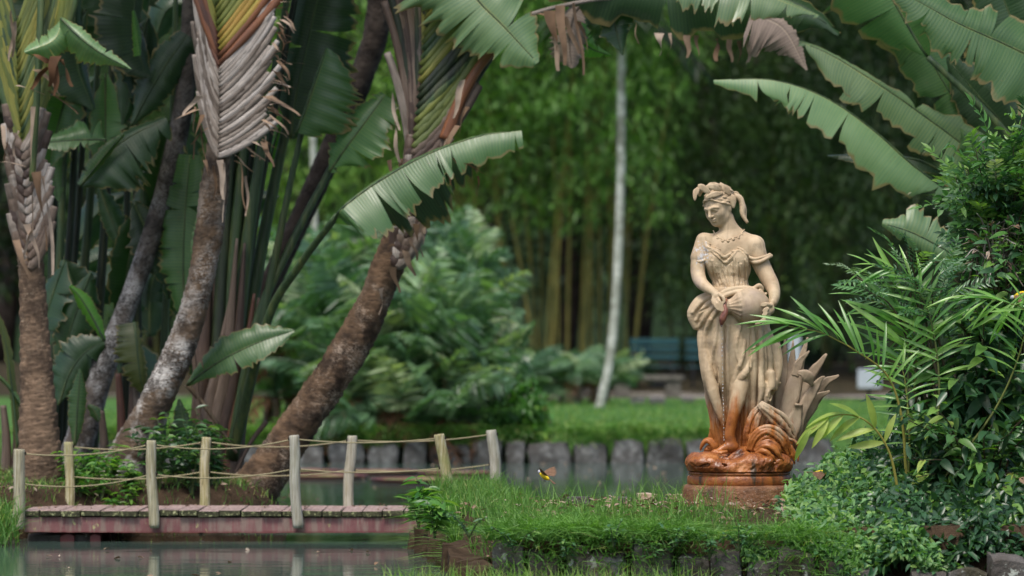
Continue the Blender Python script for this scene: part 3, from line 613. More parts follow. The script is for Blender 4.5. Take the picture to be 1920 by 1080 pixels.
for P, r in (([(1345, 560), (1322, 575), (1304, 600)], [3, 4, 2.5]), ([(1348, 566), (1328, 585), (1312, 611)], [3, 4, 2.4]), ([(1352, 572), (1336, 592), (1322, 617)], [2.6, 3.6, 2.2]), ([(1338, 556), (1315, 566), (1298, 586)], [3, 3.6, 2.4]),
             ([(1330, 600), (1320, 640), (1325, 700), (1340, 752)], [3, 4, 4, 3]), ([(1346, 598), (1340, 640), (1334, 680)], [2.4, 3.4, 2]), ([(1352, 606), (1350, 660), (1353, 720), (1360, 790)], [3.4, 5, 5, 3.4]),
             ([(1364, 612), (1362, 670), (1366, 730)], [2.4, 3.4, 2.4]), ([(1386, 612), (1379, 640), (1380, 664), (1388, 690)], [2, 2.8, 2.8, 2]), ([(1394, 640), (1390, 670), (1380, 700), (1372, 730), (1370, 770)], [2.2, 3, 3.6, 3.8, 2.6]),
             ([(1412, 655), (1404, 684), (1390, 706), (1376, 726), (1369, 760)], [2, 4.4, 5.6, 5, 3]), ([(1410, 612), (1413, 680), (1412, 760), (1408, 840)], [2.6, 4, 4, 3]), ([(1424, 612), (1426, 680), (1424, 730)], [3, 4.4, 4]),
             ([(1436, 616), (1442, 670), (1442, 722)], [3, 4.6, 4.4]), ([(1446, 640), (1455, 690), (1456, 714)], [3, 4.6, 4.2]), ([(1399, 740), (1398, 790), (1400, 845)], [2.4, 3, 2.6]), ([(1390, 770), (1388, 810), (1386, 845)], [2, 2.8, 2.4]), ([(1420, 760), (1418, 800), (1414, 845)], [2, 2.6, 2.2])):
    k.rope([(x, 0, y) for x, y in P], [1.35 * q for q in r], 2.2, snap=.4)
k.rope([(1322, -16, 660), (1328, -20, 700), (1338, -23, 740), (1349, -21, 778), (1356, -17, 800)], [4, 9, 11, 8, 3], 6); k.rope([(1313, -4, 625), (1318, -7, 670), (1325, -10, 710), (1336, -10, 752)], [4, 8, 9, 4], 7)
for P, r in (([(1456, -8, 650), (1459, -10, 690), (1455, -12, 718)], [8, 9, 6]), ([(1444, -22, 700), (1444, -24, 725), (1436, -24, 747)], [8, 8.5, 5]), ([(1450, -16, 716), (1452, -16, 728)], [7, 5]), ([(1432, -26, 720), (1434, -25, 750), (1431, -20, 764)], [5, 6, 3.5])): k.rope(P, r, 3)
for P, r in (([(1462, -12, 718), (1448, -22, 719), (1441, -29, 728), (1436, -31, 742)], 2.0), ([(1436, -31, 742), (1441, -27, 752), (1446, -20, 742)], 1.8)): k.rope(P, r, 1.5)
k.rope([(1424, -28, 690), (1426, -31, 730), (1422, -28, 758)], [5, 7, 3], 2); k.ell((1446, -27, 737), (3.5, 8, 7), 2, None, True)
for P in ([(1405, 620), (1404, 690), (1404, 850)], [(1418, 620), (1419, 700), (1417, 800)], [(1431, 622), (1434, 700)], [(1358, 610), (1357, 690), (1361, 760)], [(1345, 690), (1352, 760)], [(1310, 585), (1326, 577)]): k.rope([(x, 0, y) for x, y in P], [1, 2.4, 1][:len(P)] if len(P) == 3 else [1.6, 1], 1.5, sub=True, snap=.4)
k.rope([(1389, -26, 724), (1384, -31, 745), (1376, -33, 775), (1369, -32, 806), (1368, -31, 830)], [12, 14, 12.5, 11, 11], 4, sub=True)
k.noise(.25, .13, 8); add('skirt', *k.mesh(), MAT['terracotta'], st)
# rolled cloth at the waist
k2 = Sculpt((1326, -72, 526), (1452, 20, 580), 1.0)
for P, r in (([(1336, -22, 566), (1346, -34, 556), (1362, -38, 546), (1385, -38, 541), (1410, -34, 543), (1428, -26, 551)], [5, 6, 6.2, 5.6, 5, 4.4]), ([(1340, -28, 570), (1350, -40, 560), (1366, -42, 551), (1390, -42, 547), (1416, -38, 549)], [3.4, 4.4, 4.6, 4.2, 3.6]),
             ([(1342, -24, 560), (1358, -36, 548), (1380, -40, 540)], [2.4, 3, 2.4]), ([(1396, -40, 540), (1414, -38, 544), (1430, -30, 555)], [2.2, 3, 2.6]), ([(1412, -36, 541), (1421, -37, 536), (1426, -33, 543), (1420, -36, 550)], [4, 4.4, 4.4, 4]), ([(1422, -38, 546), (1430, -36, 553), (1434, -32, 551)], [4, 3.6, 2.6]), ([(1416, -36, 552), (1424, -34, 561)], [3.4, 2.4])): k2.rope(P, r, 1.6)
k2.noise(.4, .2, 4); add('waist_roll', *k2.mesh(), MAT['terracotta'], st)

# hair
h = Sculpt((1296, -50, 336), (1416, 52, 430), 1.0)
h.ell(H(-9, 0, 9), (28, 25, 26), 0, HR); h.ell(H(-36, 0, 4), (14, 13, 13), 6, HR); h.ell(H(8, 0, 20), (13, 16, 8), 6, HR)
h.ell(H(20, 0, -8), (22, 20, 27), 2, HR, True); h.ell(H(-2, 0, -30), (40, 30, 22), 2, HR, True)
for s in (-1, 1):
    for j in range(6):
        a = [(21 - j * 5, s * 1.5, 23 + j * 2.2), (20 - j * 5, s * 9.5, 20.5 + j * 2.4), (14.5 - j * 4.6, s * 17.6, 14 + j * 3.3), (6 - j * 4.2, s * 23.4, 6 + j * 4.0), (-5 - j * 3.6, s * 25.6, 0 + j * 4.0), (-24 - j * 2, s * 22, -1 + j * 3.4)]
        a = [(f + (1.6 if (q + j) % 2 else -1.4), l, u + (2.0 if (q + j) % 2 else -1.6)) for q, (f, l, u) in enumerate(a)]
        h.rope([H(*q) for q in a], [2.0, 2.6, 2.8, 2.8, 2.6, 2.0], .6)
for s in (-1, 1):
    for j in range(5):
        jj = j + .5; a = [(24 - jj * 5, s * 2, 25 + jj * 2.8), (23.5 - jj * 5, s * 10.5, 21.8 + jj * 3), (17.5 - jj * 4.6, s * 20, 15 + jj * 3.8), (8 - jj * 4.2, s * 26.8, 6.5 + jj * 4.4), (-5 - jj * 3.6, s * 29.5, .3 + jj * 4.2), (-24 - jj * 2, s * 24, -1 + jj * 3.4)]
        h.rope([H(f + (1.2 if q % 2 else -1), l, u + (1.6 if q % 2 else -1.2)) for q, (f, l, u) in enumerate(a)], [1, 1.7, 1.8, 1.8, 1.7, 1], .8, sub=True)
h.noise(.9, .32, 5); add('hair', *h.mesh(), MAT['terracotta'], st)
for P, r in (([(1376, 12, 366), (1388, 10, 372), (1393, 8, 388), (1393, 6, 402), (1402, 4, 418)], [5, 6.5, 6, 5, 2.5]), ([(1378, 16, 364), (1391, 15, 376), (1396, 12, 392), (1398, 9, 410), (1403, 7, 417)], [4, 5.2, 4.6, 4, 2])):
    V, F = tube(SW(spline(P, 22)), np.interp(np.linspace(0, 1, 22), np.linspace(0, 1, 5), r) * SS * (1 + .1 * np.sin(np.linspace(0, 14, 22))), 10); add('hair_lock', V, F, MAT['terracotta'], st)
def carved_leaf(name, P, w, th, parent, mat, n=18, ribs=1, curl=0.0, sides=20):
    """thick lens-section leaf along P (statue units), width along the picture plane, with a raised midrib"""
    P = spline(P, n); T = np.gradient(P, axis=0); T /= np.linalg.norm(T, axis=1)[:, None]
    S = np.cross(T, np.array([0, 1.0, 0.0])); S /= np.linalg.norm(S, axis=1)[:, None] + 1e-9; N = np.cross(S, T)
    t = np.linspace(0, 1, n); w = np.interp(t, np.linspace(0, 1, len(w)), w); a = np.arange(sides) * 2 * math.pi / sides; ca, sa = np.cos(a), np.sin(a)
    sd = len(bpy.data.objects); rg = (np.abs(np.sin((ca + 1) * math.pi * (1 + ribs))) - .5) * np.sign(sa)
    wob = 1 + .10 * ribs * np.sin(np.linspace(0, 9, n) + sd) * (t * (1 - t) * 4)
    V = P[:, None] + S[:, None] * ((w * wob)[:, None] * ca)[..., None] + N[:, None] * ((th * np.minimum(1, w / (w.max() * .5)))[:, None] * (sa + .55 * rg) + curl * w[:, None] * (ca ** 2))[..., None]
    V = V.reshape(-1, 3) + (.25 + .35 * (ribs > 1)) * np.stack([vnoise(V.reshape(-1, 3) + sd, .13, i) for i in (1, 2, 3)], -1) * (1 + (ribs > 1))
    V = np.vstack([V, P[0], P[-1]]); F = [tuple(f) for f in grid_faces(n, sides, True).tolist()]
    F += [((j + 1) % sides, j, n * sides) for j in range(sides)] + [((n - 1) * sides + j, (n - 1) * sides + (j + 1) % sides, n * sides + 1) for j in range(sides)]
    return add(name, SW(V), F, MAT[mat], parent)
for P, w in (([(1308, -34, 352), (1302, -37, 362), (1301, -38, 376)], [3, 5, 4, 1]), ([(1307, -33, 348), (1316, -34, 351), (1329, -30, 361)], [3, 6, 6, 2]), ([(1322, -30, 349), (1336, -30, 349), (1350, -24, 356)], [2, 5.5, 5.5, 2]),
             ([(1321, -31, 371), (1336, -31, 364), (1354, -24, 361)], [2, 5, 5, 2]), ([(1349, -18, 342), (1357, -20, 351), (1369, -16, 364)], [2, 5.5, 6, 2]), ([(1364, -14, 362), (1372, -16, 372), (1375, -14, 389)], [3, 6.5, 6, 1.5]),
             ([(1345, -14, 350), (1356, -18, 356), (1368, -12, 372)], [2, 5, 5, 2]), ([(1336, -22, 345), (1346, -22, 347), (1358, -16, 354)], [2, 4, 4, 1.5]), ([(1326, -20, 347), (1334, -10, 345), (1348, 2, 345)], [2, 5, 5, 2]),
             ([(1352, 6, 346), (1362, 12, 350), (1374, 18, 362)], [2, 5.5, 5.5, 2]), ([(1318, -22, 352), (1312, -14, 356), (1312, -6, 366)], [2, 5, 5, 1.5]), ([(1372, 8, 362), (1380, 12, 362), (1389, 10, 374)], [3, 5.5, 5, 2])):
    carved_leaf('wreath_leaf', [(x_, d_ + 2, y_ + 2) for x_, d_, y_ in P], [1.1 * q for q in w], 1.7, st, 'terracotta', 14)
# necklace
NP = spline([(1337, 0, 432), (1344, 0, 443), (1357, 0, 450), (1372, 0, 447), (1386, 0, 442), (1396, 0, 430)], 60); NP[:, 1] = b.front(NP[:, 0], NP[:, 2]); NP[:, 1] = np.convolve(np.pad(NP[:, 1], 4, 'edge'), np.ones(9) / 9, 'valid') - .4
nk = add('necklace', *tube(SW(NP), 1.2 * SS, 6), MAT['terracotta'], st)
for i in range(4, 60, 8):
    q = NP[i] + (0, -.8, 3.2); V, F = tube(SW([q + (0, 0, -3.4), q + (0, 0, -2.2), q, q + (0, 0, 2.2), q + (0, 0, 3.2)]), np.array([.5, 2.3, 3.3, 2.3, .5]) * SS, 8); add('bead', V, F, MAT['terracotta'], nk)
# jar
axd = np.array([84, 6.0, -4.0]); axd /= np.linalg.norm(axd); o = np.array([1356.5, -44, 575.5]); s1 = np.cross(axd, [0, 0, 1.0]); s1 /= np.linalg.norm(s1); s2 = np.cross(axd, s1)
pr = np.array([(-1, 8), (-1, 14.5), (1, 16), (4, 16), (6, 13.5), (9, 13), (12, 14.5), (17, 19), (23, 25), (27, 28.2), (28.5, 27.6), (31, 30), (38, 32.6), (45, 33.6), (53, 33), (61, 30.6), (69, 26.4), (76, 20), (81, 13.5), (84, 8), (85, 0.1)])
th = np.arange(72) * 2 * math.pi / 72; V = []
for t, r in pr:
    fl = 1 + (.045 * np.cos(18 * th) if 8 < t < 28 else 0); V.append(o + axd * t + (r * fl * np.cos(th))[:, None] * s1 + (r * fl * np.sin(th))[:, None] * s2)
V = np.vstack(V); F = grid_faces(len(pr), 72, True); jar = add('jar', SW(V), F, MAT['terracotta_plain'], st)
V = []
for t, r in ((-1, 14.6), (-3, 15.2), (-4, 13.5), (-3, 11.5), (2, 10.5), (10, 10), (10, .2)): V.append(o + axd * t + (r * np.cos(th))[:, None] * s1 + (r * np.sin(th))[:, None] * s2)
add('jar_lip', SW(np.vstack(V)), grid_faces(7, 72, True), MAT['terracotta_plain'], jar)
V, F = tube(SW(spline([(1358, -52, 563), (1354, -64, 572), (1357, -68, 583), (1353, -68, 594), (1350, -67, 604), (1349, -66, 613)], 20)), np.interp(np.linspace(0, 1, 20), [0, .2, .4, .6, .75, .9, 1], [4, 4.5, 4, 6.2, 7, 4, 1]) * SS, 10); add('spout', V, F, MAT['spout'], st)
# rocky foot of the statue
q = Sculpt((1280, -112, 836), (1494, 112, 892), 1.25)
q.ell((1386, 0, 884), (97, 97, 26), 0); q.ell((1326, -44, 866), (38, 44, 19), 5); q.ell((1304, -10, 866), (18, 44, 19), 5); q.ell((1408, -60, 869), (38, 34, 23), 5); q.ell((1360, -74, 874), (44, 22, 15), 4); q.ell((1455, -36, 866), (30, 34, 22), 6); q.ell((1386, 30, 862), (70, 50, 22), 8)
q.rope([(1366, -60, 858), (1386, -52, 848), (1398, -30, 846)], [6, 10, 14], 5); q.rope([(1296, -46, 861), (1330, -66, 856), (1362, -70, 858)], [4, 6, 3], 3); q.ell((1432, -74, 862), (12, 14, 10), 3); q.ell((1382, -78, 866), (20, 14, 9), 4)
q.rope([(1300, -70, 874), (1330, -86, 868), (1376, -88, 878)], 3, 2, sub=True); q.rope([(1396, -84, 876), (1392, -70, 856)], 3, 2, sub=True); q.rope([(1440, -76, 880), (1444, -58, 858)], 3, 2, sub=True)
q.noise(2.4, .09, 9); q.noise(1.3, .22, 10); q.noise(.5, .6, 11)
kk = q.sl((1280, -112, 884.5), (1494, 112, 892)); q.D[kk] = np.maximum(q.D[kk], 2.0)
add('rock', *q.mesh(), MAT['rock_orange'], st)
def lathe(name, prof, cx, mat, parent, n=96, amp=0.0):
    th = np.arange(n) * 2 * math.pi / n; V = []
    for r, y in prof: rr = r * (1 + amp * np.sin(7 * th + y) + amp * .6 * np.sin(19 * th + .3 * y)); V.append(np.stack([cx + rr * np.cos(th), rr * np.sin(th), np.full(n, y)], -1))
    return add(name, SW(np.vstack(V)), grid_faces(len(prof), n, True)[:, ::-1], MAT[mat], parent)
lathe('base_disc', [(.1, 883.5), (90, 883.5), (94.5, 884), (95.5, 886), (95.5, 888), (93.5, 889), (93.5, 890.5), (96, 891.5), (97.5, 894), (97.5, 905), (96, 908.5), (.1, 908.5)], 1386, 'rock_orange', st)
pl = empty('plinth', SW((1388, 0, 968)), 'round water-stained stone plinth under the terracotta statue', 'plinth')
lathe('plinth_drum', [(.1, 907.6), (98, 907.6), (106, 909), (109, 912), (109.5, 918), (109, 930), (110, 945), (110, 958), (111, 985), (.1, 985)], 1388, 'plinth', pl, amp=.003)
# carved reeds behind and curling leaves in front
for P, w in (([(1462, 24, 850), (1464, 26, 760), (1469, 28, 690), (1474, 26, 632)], [9, 11, 9, 2]), ([(1466, 26, 850), (1474, 28, 760), (1487, 30, 690), (1488, 28, 636)], [9, 11, 9, 2]), ([(1464, 14, 850), (1478, 14, 770), (1494, 16, 712), (1504, 14, 672), (1515, 12, 632)], [10, 12, 11, 8, 2.5]),
             ([(1492, 15, 705), (1500, 12, 680), (1512, 8, 664), (1518, 6, 658)], [6, 7, 5, 1.5]), ([(1472, 20, 850), (1490, 20, 775), (1515, 22, 715), (1538, 20, 682), (1552, 18, 664)], [10, 13, 12, 9, 3]), ([(1474, 8, 852), (1498, 8, 785), (1522, 10, 738), (1540, 8, 712), (1548, 6, 706)], [9, 11, 11, 8, 3]),
             ([(1476, 26, 850), (1506, 28, 790), (1530, 28, 750), (1558, 24, 734)], [10, 12, 11, 3]), ([(1474, 40, 845), (1510, 42, 770), (1545, 42, 722), (1577, 40, 704)], [10, 13, 12, 3]), ([(1470, 0, 855), (1484, -2, 805), (1496, 0, 768), (1498, -4, 758)], [9, 11, 10, 6]),
             ([(1523, 6, 724), (1517, -2, 710), (1506, -6, 700), (1494, -4, 698)], [4, 8, 8, 2]), ([(1456, 30, 850), (1452, 34, 770), (1458, 36, 700), (1464, 36, 640)], [9, 11, 9, 2]),
             ([(1352, 10, 838), (1340, 8, 790), (1328, 6, 745), (1320, 4, 720)], [6, 8, 6, 2]), ([(1356, 4, 838), (1346, 2, 800), (1337, 0, 765), (1333, -2, 748)], [6, 7, 5.5, 2]), ([(1360, -4, 838), (1354, -8, 805), (1348, -10, 780), (1346, -10, 764)], [5, 6.5, 5, 1.5]), ([(1350, 14, 845), (1340, 14, 820), (1336, 10, 802)], [8, 9, 5])):
    carved_leaf('reed_leaf', P, [1.25 * q if q > 4 else q * .6 for q in w], 3.0, st, 'reed_stone', 26, 2, .12)
for P, w in (([(1421, -58, 758), (1427, -60, 764), (1440, -56, 775), (1462, -50, 795), (1487, -40, 826)], [5, 9, 12, 11, 4]), ([(1402, -42, 840), (1405, -48, 812), (1413, -50, 785), (1424, -52, 764)], [5, 9, 9, 5]), ([(1406, -58, 842), (1416, -66, 822), (1434, -68, 812), (1456, -62, 824), (1474, -54, 852)], [6, 10, 12, 10, 4]),
             ([(1412, -62, 844), (1428, -72, 836), (1444, -74, 842), (1458, -70, 862)], [5, 9, 9, 3]), ([(1440, -36, 850), (1452, -44, 800), (1470, -40, 800), (1488, -34, 822)], [9, 12, 12, 5]), ([(1450, -40, 860), (1466, -50, 838), (1478, -48, 842), (1484, -44, 868)], [8, 12, 11, 5]), ([(1338, -20, 852), (1332, -24, 836), (1322, -22, 832), (1312, -18, 846)], [5, 8, 8, 4])):
    P = spline(P, 12); T = np.gradient(P, axis=0); T /= np.linalg.norm(T, axis=1)[:, None]; S = np.cross(T, [0, 1.0, 0]); S /= np.linalg.norm(S, axis=1)[:, None]; ww = np.interp(np.linspace(0, 1, 12), np.linspace(0, 1, len(w)), w) * 1.25
    cl = Sculpt(P.min(0) - 22, P.max(0) + 22, 1.0)
    jj = R.uniform(.8, 1.2)
    for o_ in (-1, -.5 * jj, .05, .6 * jj):
        Q = P + S * (ww * o_)[:, None] + np.cumsum(np.array([[R.gauss(0, .7), 0, R.gauss(0, .7)] for _ in range(12)]), 0) + np.array([0, 1, 0]) * (5 * o_ * o_ + R.uniform(-1.5, 1.5)); Q[-1] += (Q[-1] - Q[-2]) * R.uniform(-.4, .5); cl.rope(Q, np.interp(np.linspace(0, 1, 6), [0, .5, .85, 1], np.array([2.8, 4.4, 3.6, 1.2]) * R.uniform(.75, 1.15)), 1.6, 26)
    cl.noise(.5, .2, 6); add('curled_leaf', *cl.mesh(), MAT['terracotta_plain'], st)
# water falling from the jar in drops
g = G('water_drop'); MAT['drop'] = g.done(g.bsdf((.9, .93, .95), .05, .6, Transmission_Weight=.6, IOR=1.33))
parts = []
for i in range(34):
    y = 612 + 225 * (i / 34) ** .9 + R.uniform(-2, 2); x = 1349.5 + .02 * (y - 610) + R.uniform(-.8, .8); r = R.uniform(.7, 1.5); c = np.array([x, -68 + R.uniform(-1, 1), y])
    parts.append(tube(SW([c + (0, 0, -r * 1.6), c + (0, 0, -r * .7), c, c + (0, 0, r * .8), c + (0, 0, r)]), np.array([.1, .7, 1, .7, .1]) * r * SS, 6))
tag(add('water_drops', *merge(parts), MAT['drop']), 'string of water drops falling from the jar of the statue', 'water', kind='stuff')
# ------------------------------------------------------------------ traveller's palms and big torn leaves
def trunk(parent, Y, pts, mat, seed, chevron=0.0, ring=26.0, amp=.035, lump=.06, n=240, sides=28, lean=0.0):
    P = spline([(*W(x, y, Y + (q[0] if q else 0)),) for x, y, w, *q in pts], n); w = np.interp(np.linspace(0, 1, n), np.linspace(0, 1, len(pts)), [p[2] for p in pts]) / 2 / FPX * Y
    T, N, B = frames(P); a = np.arange(sides) * 2 * math.pi / sides; al = np.where(a > math.pi, 2 * math.pi - a, a)
    s = np.r_[0, np.cumsum(np.linalg.norm(np.diff(P, axis=0), axis=1))]
    ph = s[:, None] * ring - chevron * al[None] + .5 * np.sin(3 * a + seed)[None]
    saw = (ph % 1.0); base = P[:, None] + (np.cos(a)[None, :, None] * N[:, None] + np.sin(a)[None, :, None] * B[:, None]) * w[:, None, None]
    r = 1 + amp * (saw ** 2 - .35) + lump * vnoise(base.reshape(-1, 3), 5.5, seed).reshape(n, sides) + .3 * lump * vnoise(base.reshape(-1, 3), 22, seed + 1).reshape(n, sides)
    V = P[:, None] + (base - P[:, None]) * r[..., None]; V = np.vstack([V.reshape(-1, 3), P[-1]]); F = [tuple(f) for f in grid_faces(n, sides, True).tolist()]
    F += [((n - 1) * sides + j, (n - 1) * sides + (j + 1) % sides, n * sides) for j in range(sides)]
    return add('trunk', V, F, MAT[mat], parent, rnd=np.r_[saw.ravel(), 1.0])
def blade(parent, Y, pts, wl, wr, dl=.05, dr=.05, tl=6, tr=6, mat='banana_dark', seed=0, gap=.25, flop=.10, N=None, name='leaf', rib=True, arch=.12, ragged=.22):
    """a big paddle leaf: midrib pts (px, py[, metres of depth]), half widths in px, depth of the two edges in metres, numbers of tears"""
    rg = np.random.default_rng(seed + 1000); M0 = np.array([W(p[0], p[1], Y + (p[2] if len(p) > 2 else 0)) for p in pts]); K = 240; M = spline(M0, K); tt = np.linspace(0, 1, K)
    T = np.gradient(M, axis=0); Tn = T / (np.linalg.norm(T, axis=1)[:, None] + 1e-9); S = np.stack([-T[:, 2], np.zeros(K), T[:, 0]], -1); S /= np.linalg.norm(S, axis=1)[:, None] + 1e-9
    slen = np.r_[0, np.cumsum(np.linalg.norm(np.diff(M, axis=0), axis=1))]; sc_ = Y / FPX; NQ = 7; Vs, Fs, UV, o = [], [], [], 0
    def at(A, t): return np.stack([np.interp(t, tt, A[:, i]) for i in range(3)], -1)
    for sg, wd, dp, nt in ((1, wl, dl, tl), (-1, wr, dr, tr)):
        wd = np.atleast_1d(wd).astype(float)
        if wd.max() <= 0: continue
        cuts = np.r_[0, np.sort(np.clip(rg.choice([.2, .45, .62, .8], nt) + rg.normal(0, .16, nt), .05, .97)), 1]
        for a, b in zip(cuts[:-1], cuts[1:]):
            if b - a < 1e-3: continue
            nc = max(3, int((b - a) * (N or 44)) + 2); t = np.linspace(a, b, nc); c = (a + b) / 2; torn = nt > 0
            f_fl = rg.normal(0, flop) if torn else 0; f_len = 1 + (rg.normal(0, .10) if torn else 0); f_gap = gap * 2.2 * rg.random() ** 2.6 if torn else 0; skew = rg.normal(0, .02) if torn else 0
            q = np.linspace(0, 1, NQ)[:, None]; te = np.clip(c + (t[None] - c) * (1 - f_gap * q ** 1.5) + skew * q ** 2, 0, 1); w = np.interp(t, np.linspace(0, 1, len(wd)), wd) * sc_ * f_len
            edge_r = 1 + ragged * rg.normal(0, .5, nc) * (q ** 4); wq = w[None] * q * edge_r; m = at(M, te.ravel()).reshape(NQ, nc, 3); s = at(S, np.tile(t, NQ)).reshape(NQ, nc, 3); tg = at(Tn, np.tile(t, NQ)).reshape(NQ, nc, 3)
            ang = f_fl * q; Vv = m + s * (sg * wq * np.cos(ang))[..., None] + np.array([0, 1.0, 0]) * (dp * q ** 1.3 * np.minimum(1, np.interp(t, np.linspace(0, 1, len(wd)), wd) / wd.max()) - arch * w * np.sin(math.pi * q) + w * np.sin(ang) * q * 1.2 + .002 * w.max() / .1 * np.sin(t * 40 + seed) * q)[..., None]
            Vs.append(Vv.reshape(-1, 3)); f = grid_faces(NQ, nc) + o; Fs.append(f if sg < 0 else f[:, ::-1]); o += NQ * nc
            UV.append(np.stack([np.broadcast_to(np.interp(t, tt, slen), (NQ, nc)).ravel(), np.broadcast_to(.5 + .5 * sg * q, (NQ, nc)).ravel()], -1))
    lf = add(name, np.vstack(Vs), np.vstack(Fs), MAT[mat], parent, uv=np.vstack(UV))
    if rib:
        P = M[::12]; V, F = tube(P, np.linspace(.012, .003, len(P)), 6); add('midrib', V, F, MAT['petiole'] if 'dry' not in mat else MAT['sheath_dry'], lf)
    return lf
def tube_uv(n, sides, L):
    a = np.abs(np.arange(sides) / sides - .5) * 2; u = np.stack(np.broadcast_arrays(a[None], np.linspace(0, L, n)[:, None]), -1).reshape(-1, 2); return np.vstack([u, [[.5, 0]], [[.5, L]]])
def petiole(parent, Y, pts, w0, w1, mat='petiole', name='petiole', n=26, flat=.8):
    P = spline([W(p[0], p[1], Y + (p[2] if len(p) > 2 else 0)) for p in pts], n); V, F = tube(P, np.linspace(w0, w1, n) / 2 / FPX * Y, 8, flat=flat); return add(name, V, F, MAT[mat], parent, uv=tube_uv(n, 8, float(np.linalg.norm(P[-1] - P[0]))))
def fan(parent, Y, cl, ys, ang, leng, width, matf, side, seed, dz=0.0, thick=.75, rag=.08):
    """overlapping leaf sheaths of one side of the palm's fan"""
    rg = np.random.default_rng(seed); cl = np.array(cl, float)
    for i, y in enumerate(ys):
        x = np.interp(y, cl[::-1, 1], cl[::-1, 0]) if cl[0, 1] > cl[-1, 1] else np.interp(y, cl[:, 1], cl[:, 0])
        A = ang(y) + rg.normal(0, .02); L = leng(y) * (1 + rg.normal(0, rag)); p = np.array([x, y + rg.normal(0, 1.5)], float); P = []; n = 26
        for k in range(n):
            t = k / (n - 1); a = A - .20 * (1 - t) + .16 * t; P.append((p[0], p[1], dz + .02 * math.sin(math.pi * min(1, t * 1.3)) + .03 * t + .0012 * i + rg.normal(0, .0012)))
            p = p + L / (n - 1) * np.array([side * math.cos(a), -math.sin(a)])
        w = width(y) * np.interp(np.linspace(0, 1, n), [0, .12, .5, 1], [.5, 1, 1.05, .8 if L < 200 else .75]); m = matf(y)
        Q = np.array([W(a, b_, Y + c) for a, b_, c in P]); V, F = tube(Q, w / 2 / FPX * Y, 12, flat=thick, rough=.006); add('sheath', V, F, MAT[m], parent, uv=tube_uv(n, 12, L / FPX * Y))
def shreds(parent, Y, spots, seed, mat='dry_leaf', name='dry_strip'):
    rg = np.random.default_rng(seed)
    for x, y, L, a, w in spots:
        n = 9; t = np.linspace(0, 1, n); px_ = x + L * np.cos(a) * t + 5 * np.sin(t * 5 + rg.uniform(0, 6)) * t; py_ = y + L * np.sin(a) * t + .25 * L * t * t; dd = -.06 - .05 * np.sin(t * 3) * rg.uniform(-1, 1)
        P = np.array([W(a_, b_, Y + d_) for a_, b_, d_ in zip(px_, py_, dd)]); tw = rg.uniform(0, 3) + t * rg.uniform(-2, 2); wd = w * (1 - .7 * t) / FPX * Y
        S = np.stack([np.cos(tw), np.sin(tw), .2 * np.sin(tw)], -1) * wd[:, None] / 2; V = np.vstack([P - S, P + S, ]); V = np.stack([P - S, P + (0, .006, 0), P + S], 1).reshape(-1, 3); add(name, V, grid_faces(n, 3), MAT[mat], parent)

PALMS = 'traveller palms on the pond bank'
# T1, far left
t1 = empty('traveller_palm', W(75, 905, 28), 'ringed brown traveller palm trunk with chevron scars behind the first bridge post', 'palm', PALMS)
trunk(t1, 28, [(78, 935, 86), (76, 880, 80), (72, 780, 70), (66, 650, 60), (61, 540, 52), (57, 480, 48), (53, 440, 46)], 'bark_ringed', 1, .55, 10, .10, .03)
fan(t1, 28, [(56, 520), (50, 400), (40, 250)], np.arange(505, 270, -17), lambda y: 1.15, lambda y: 95, lambda y: 20, lambda y: R.choice(['sheath_brown', 'sheath_dry', 'sheath_brown']), 1, 1, -.10)
fan(t1, 28, [(56, 520), (50, 400), (40, 250)], np.arange(505, 270, -17), lambda y: 1.25, lambda y: 90, lambda y: 20, lambda y: R.choice(['sheath_brown', 'sheath_brown', 'sheath_dry']), -1, 2, -.08)
fan(t1, 28, [(46, 330), (38, 200), (30, 0), (26, -200)], np.arange(300, 40, -13), lambda y: 1.36, lambda y: 520, lambda y: 17, lambda y: R.choice(['sheath_green', 'sheath_green', 'sheath_green', 'petiole']), 1, 3, -.06)
fan(t1, 28, [(46, 330), (38, 200), (30, 0), (26, -200)], np.arange(300, 40, -13), lambda y: 1.46, lambda y: 520, lambda y: 17, lambda y: R.choice(['sheath_green', 'sheath_green', 'petiole']), -1, 4, -.05)
petiole(t1, 28, [(60, 340, -.14), (66, 240, -.16), (72, 120, -.16), (80, -60, -.1)], 12, 14, 'petiole')
shreds(t1, 27.8, [(20, 20, 70, 1.5, 16), (28, 40, 60, 1.7, 12), (14, 240, 50, 1.6, 14), (5, 235, 60, 1.4, 10), (35, 245, 40, 1.9, 12), (62, 200, 190, 1.60, 12), (68, 322, 120, 1.42, 22), (80, 330, 150, 1.42, 16), (5, 303, 40, 0.0, 14), (50, 420, 70, 1.2, 14), (30, 450, 60, 1.2, 16), (60, 430, 60, 2.0, 14), (68, 130, 60, .6, 16), (30, 160, 50, .1, 12), (90, 170, 60, .5, 10)], 5)
for P in ([(95, 118), (75, 108), (60, 92)], [(105, 105), (98, 125), (90, 150)], [(112, 110), (122, 128), (130, 138)], [(100, 120), (108, 140), (104, 170)], [(92, 125), (80, 140), (62, 150)]): shreds(t1, 27.6, [(P[0][0], P[0][1], 48, math.atan2(P[2][1] - P[0][1], P[2][0] - P[0][0]), 22)], P[0][0], 'brown_frond')
blade(t1, 27.7, [(118, 36), (100, 75, -.1), (46, 98, -.15)], [3, 26, 30, 2], [2, 20, 24, 4], .1, .15, 3, 3, 'banana_pale', 3, .1, .1, rib=False)
blade(t1, 27.6, [(114, 34), (150, 70, -.08), (190, 100, -.1), (246, 130, -.1)], [4, 16, 14, 10, 1], [4, 34, 36, 14, 1], .05, .2, 3, 2, 'banana_pale', 4, .1, .1)

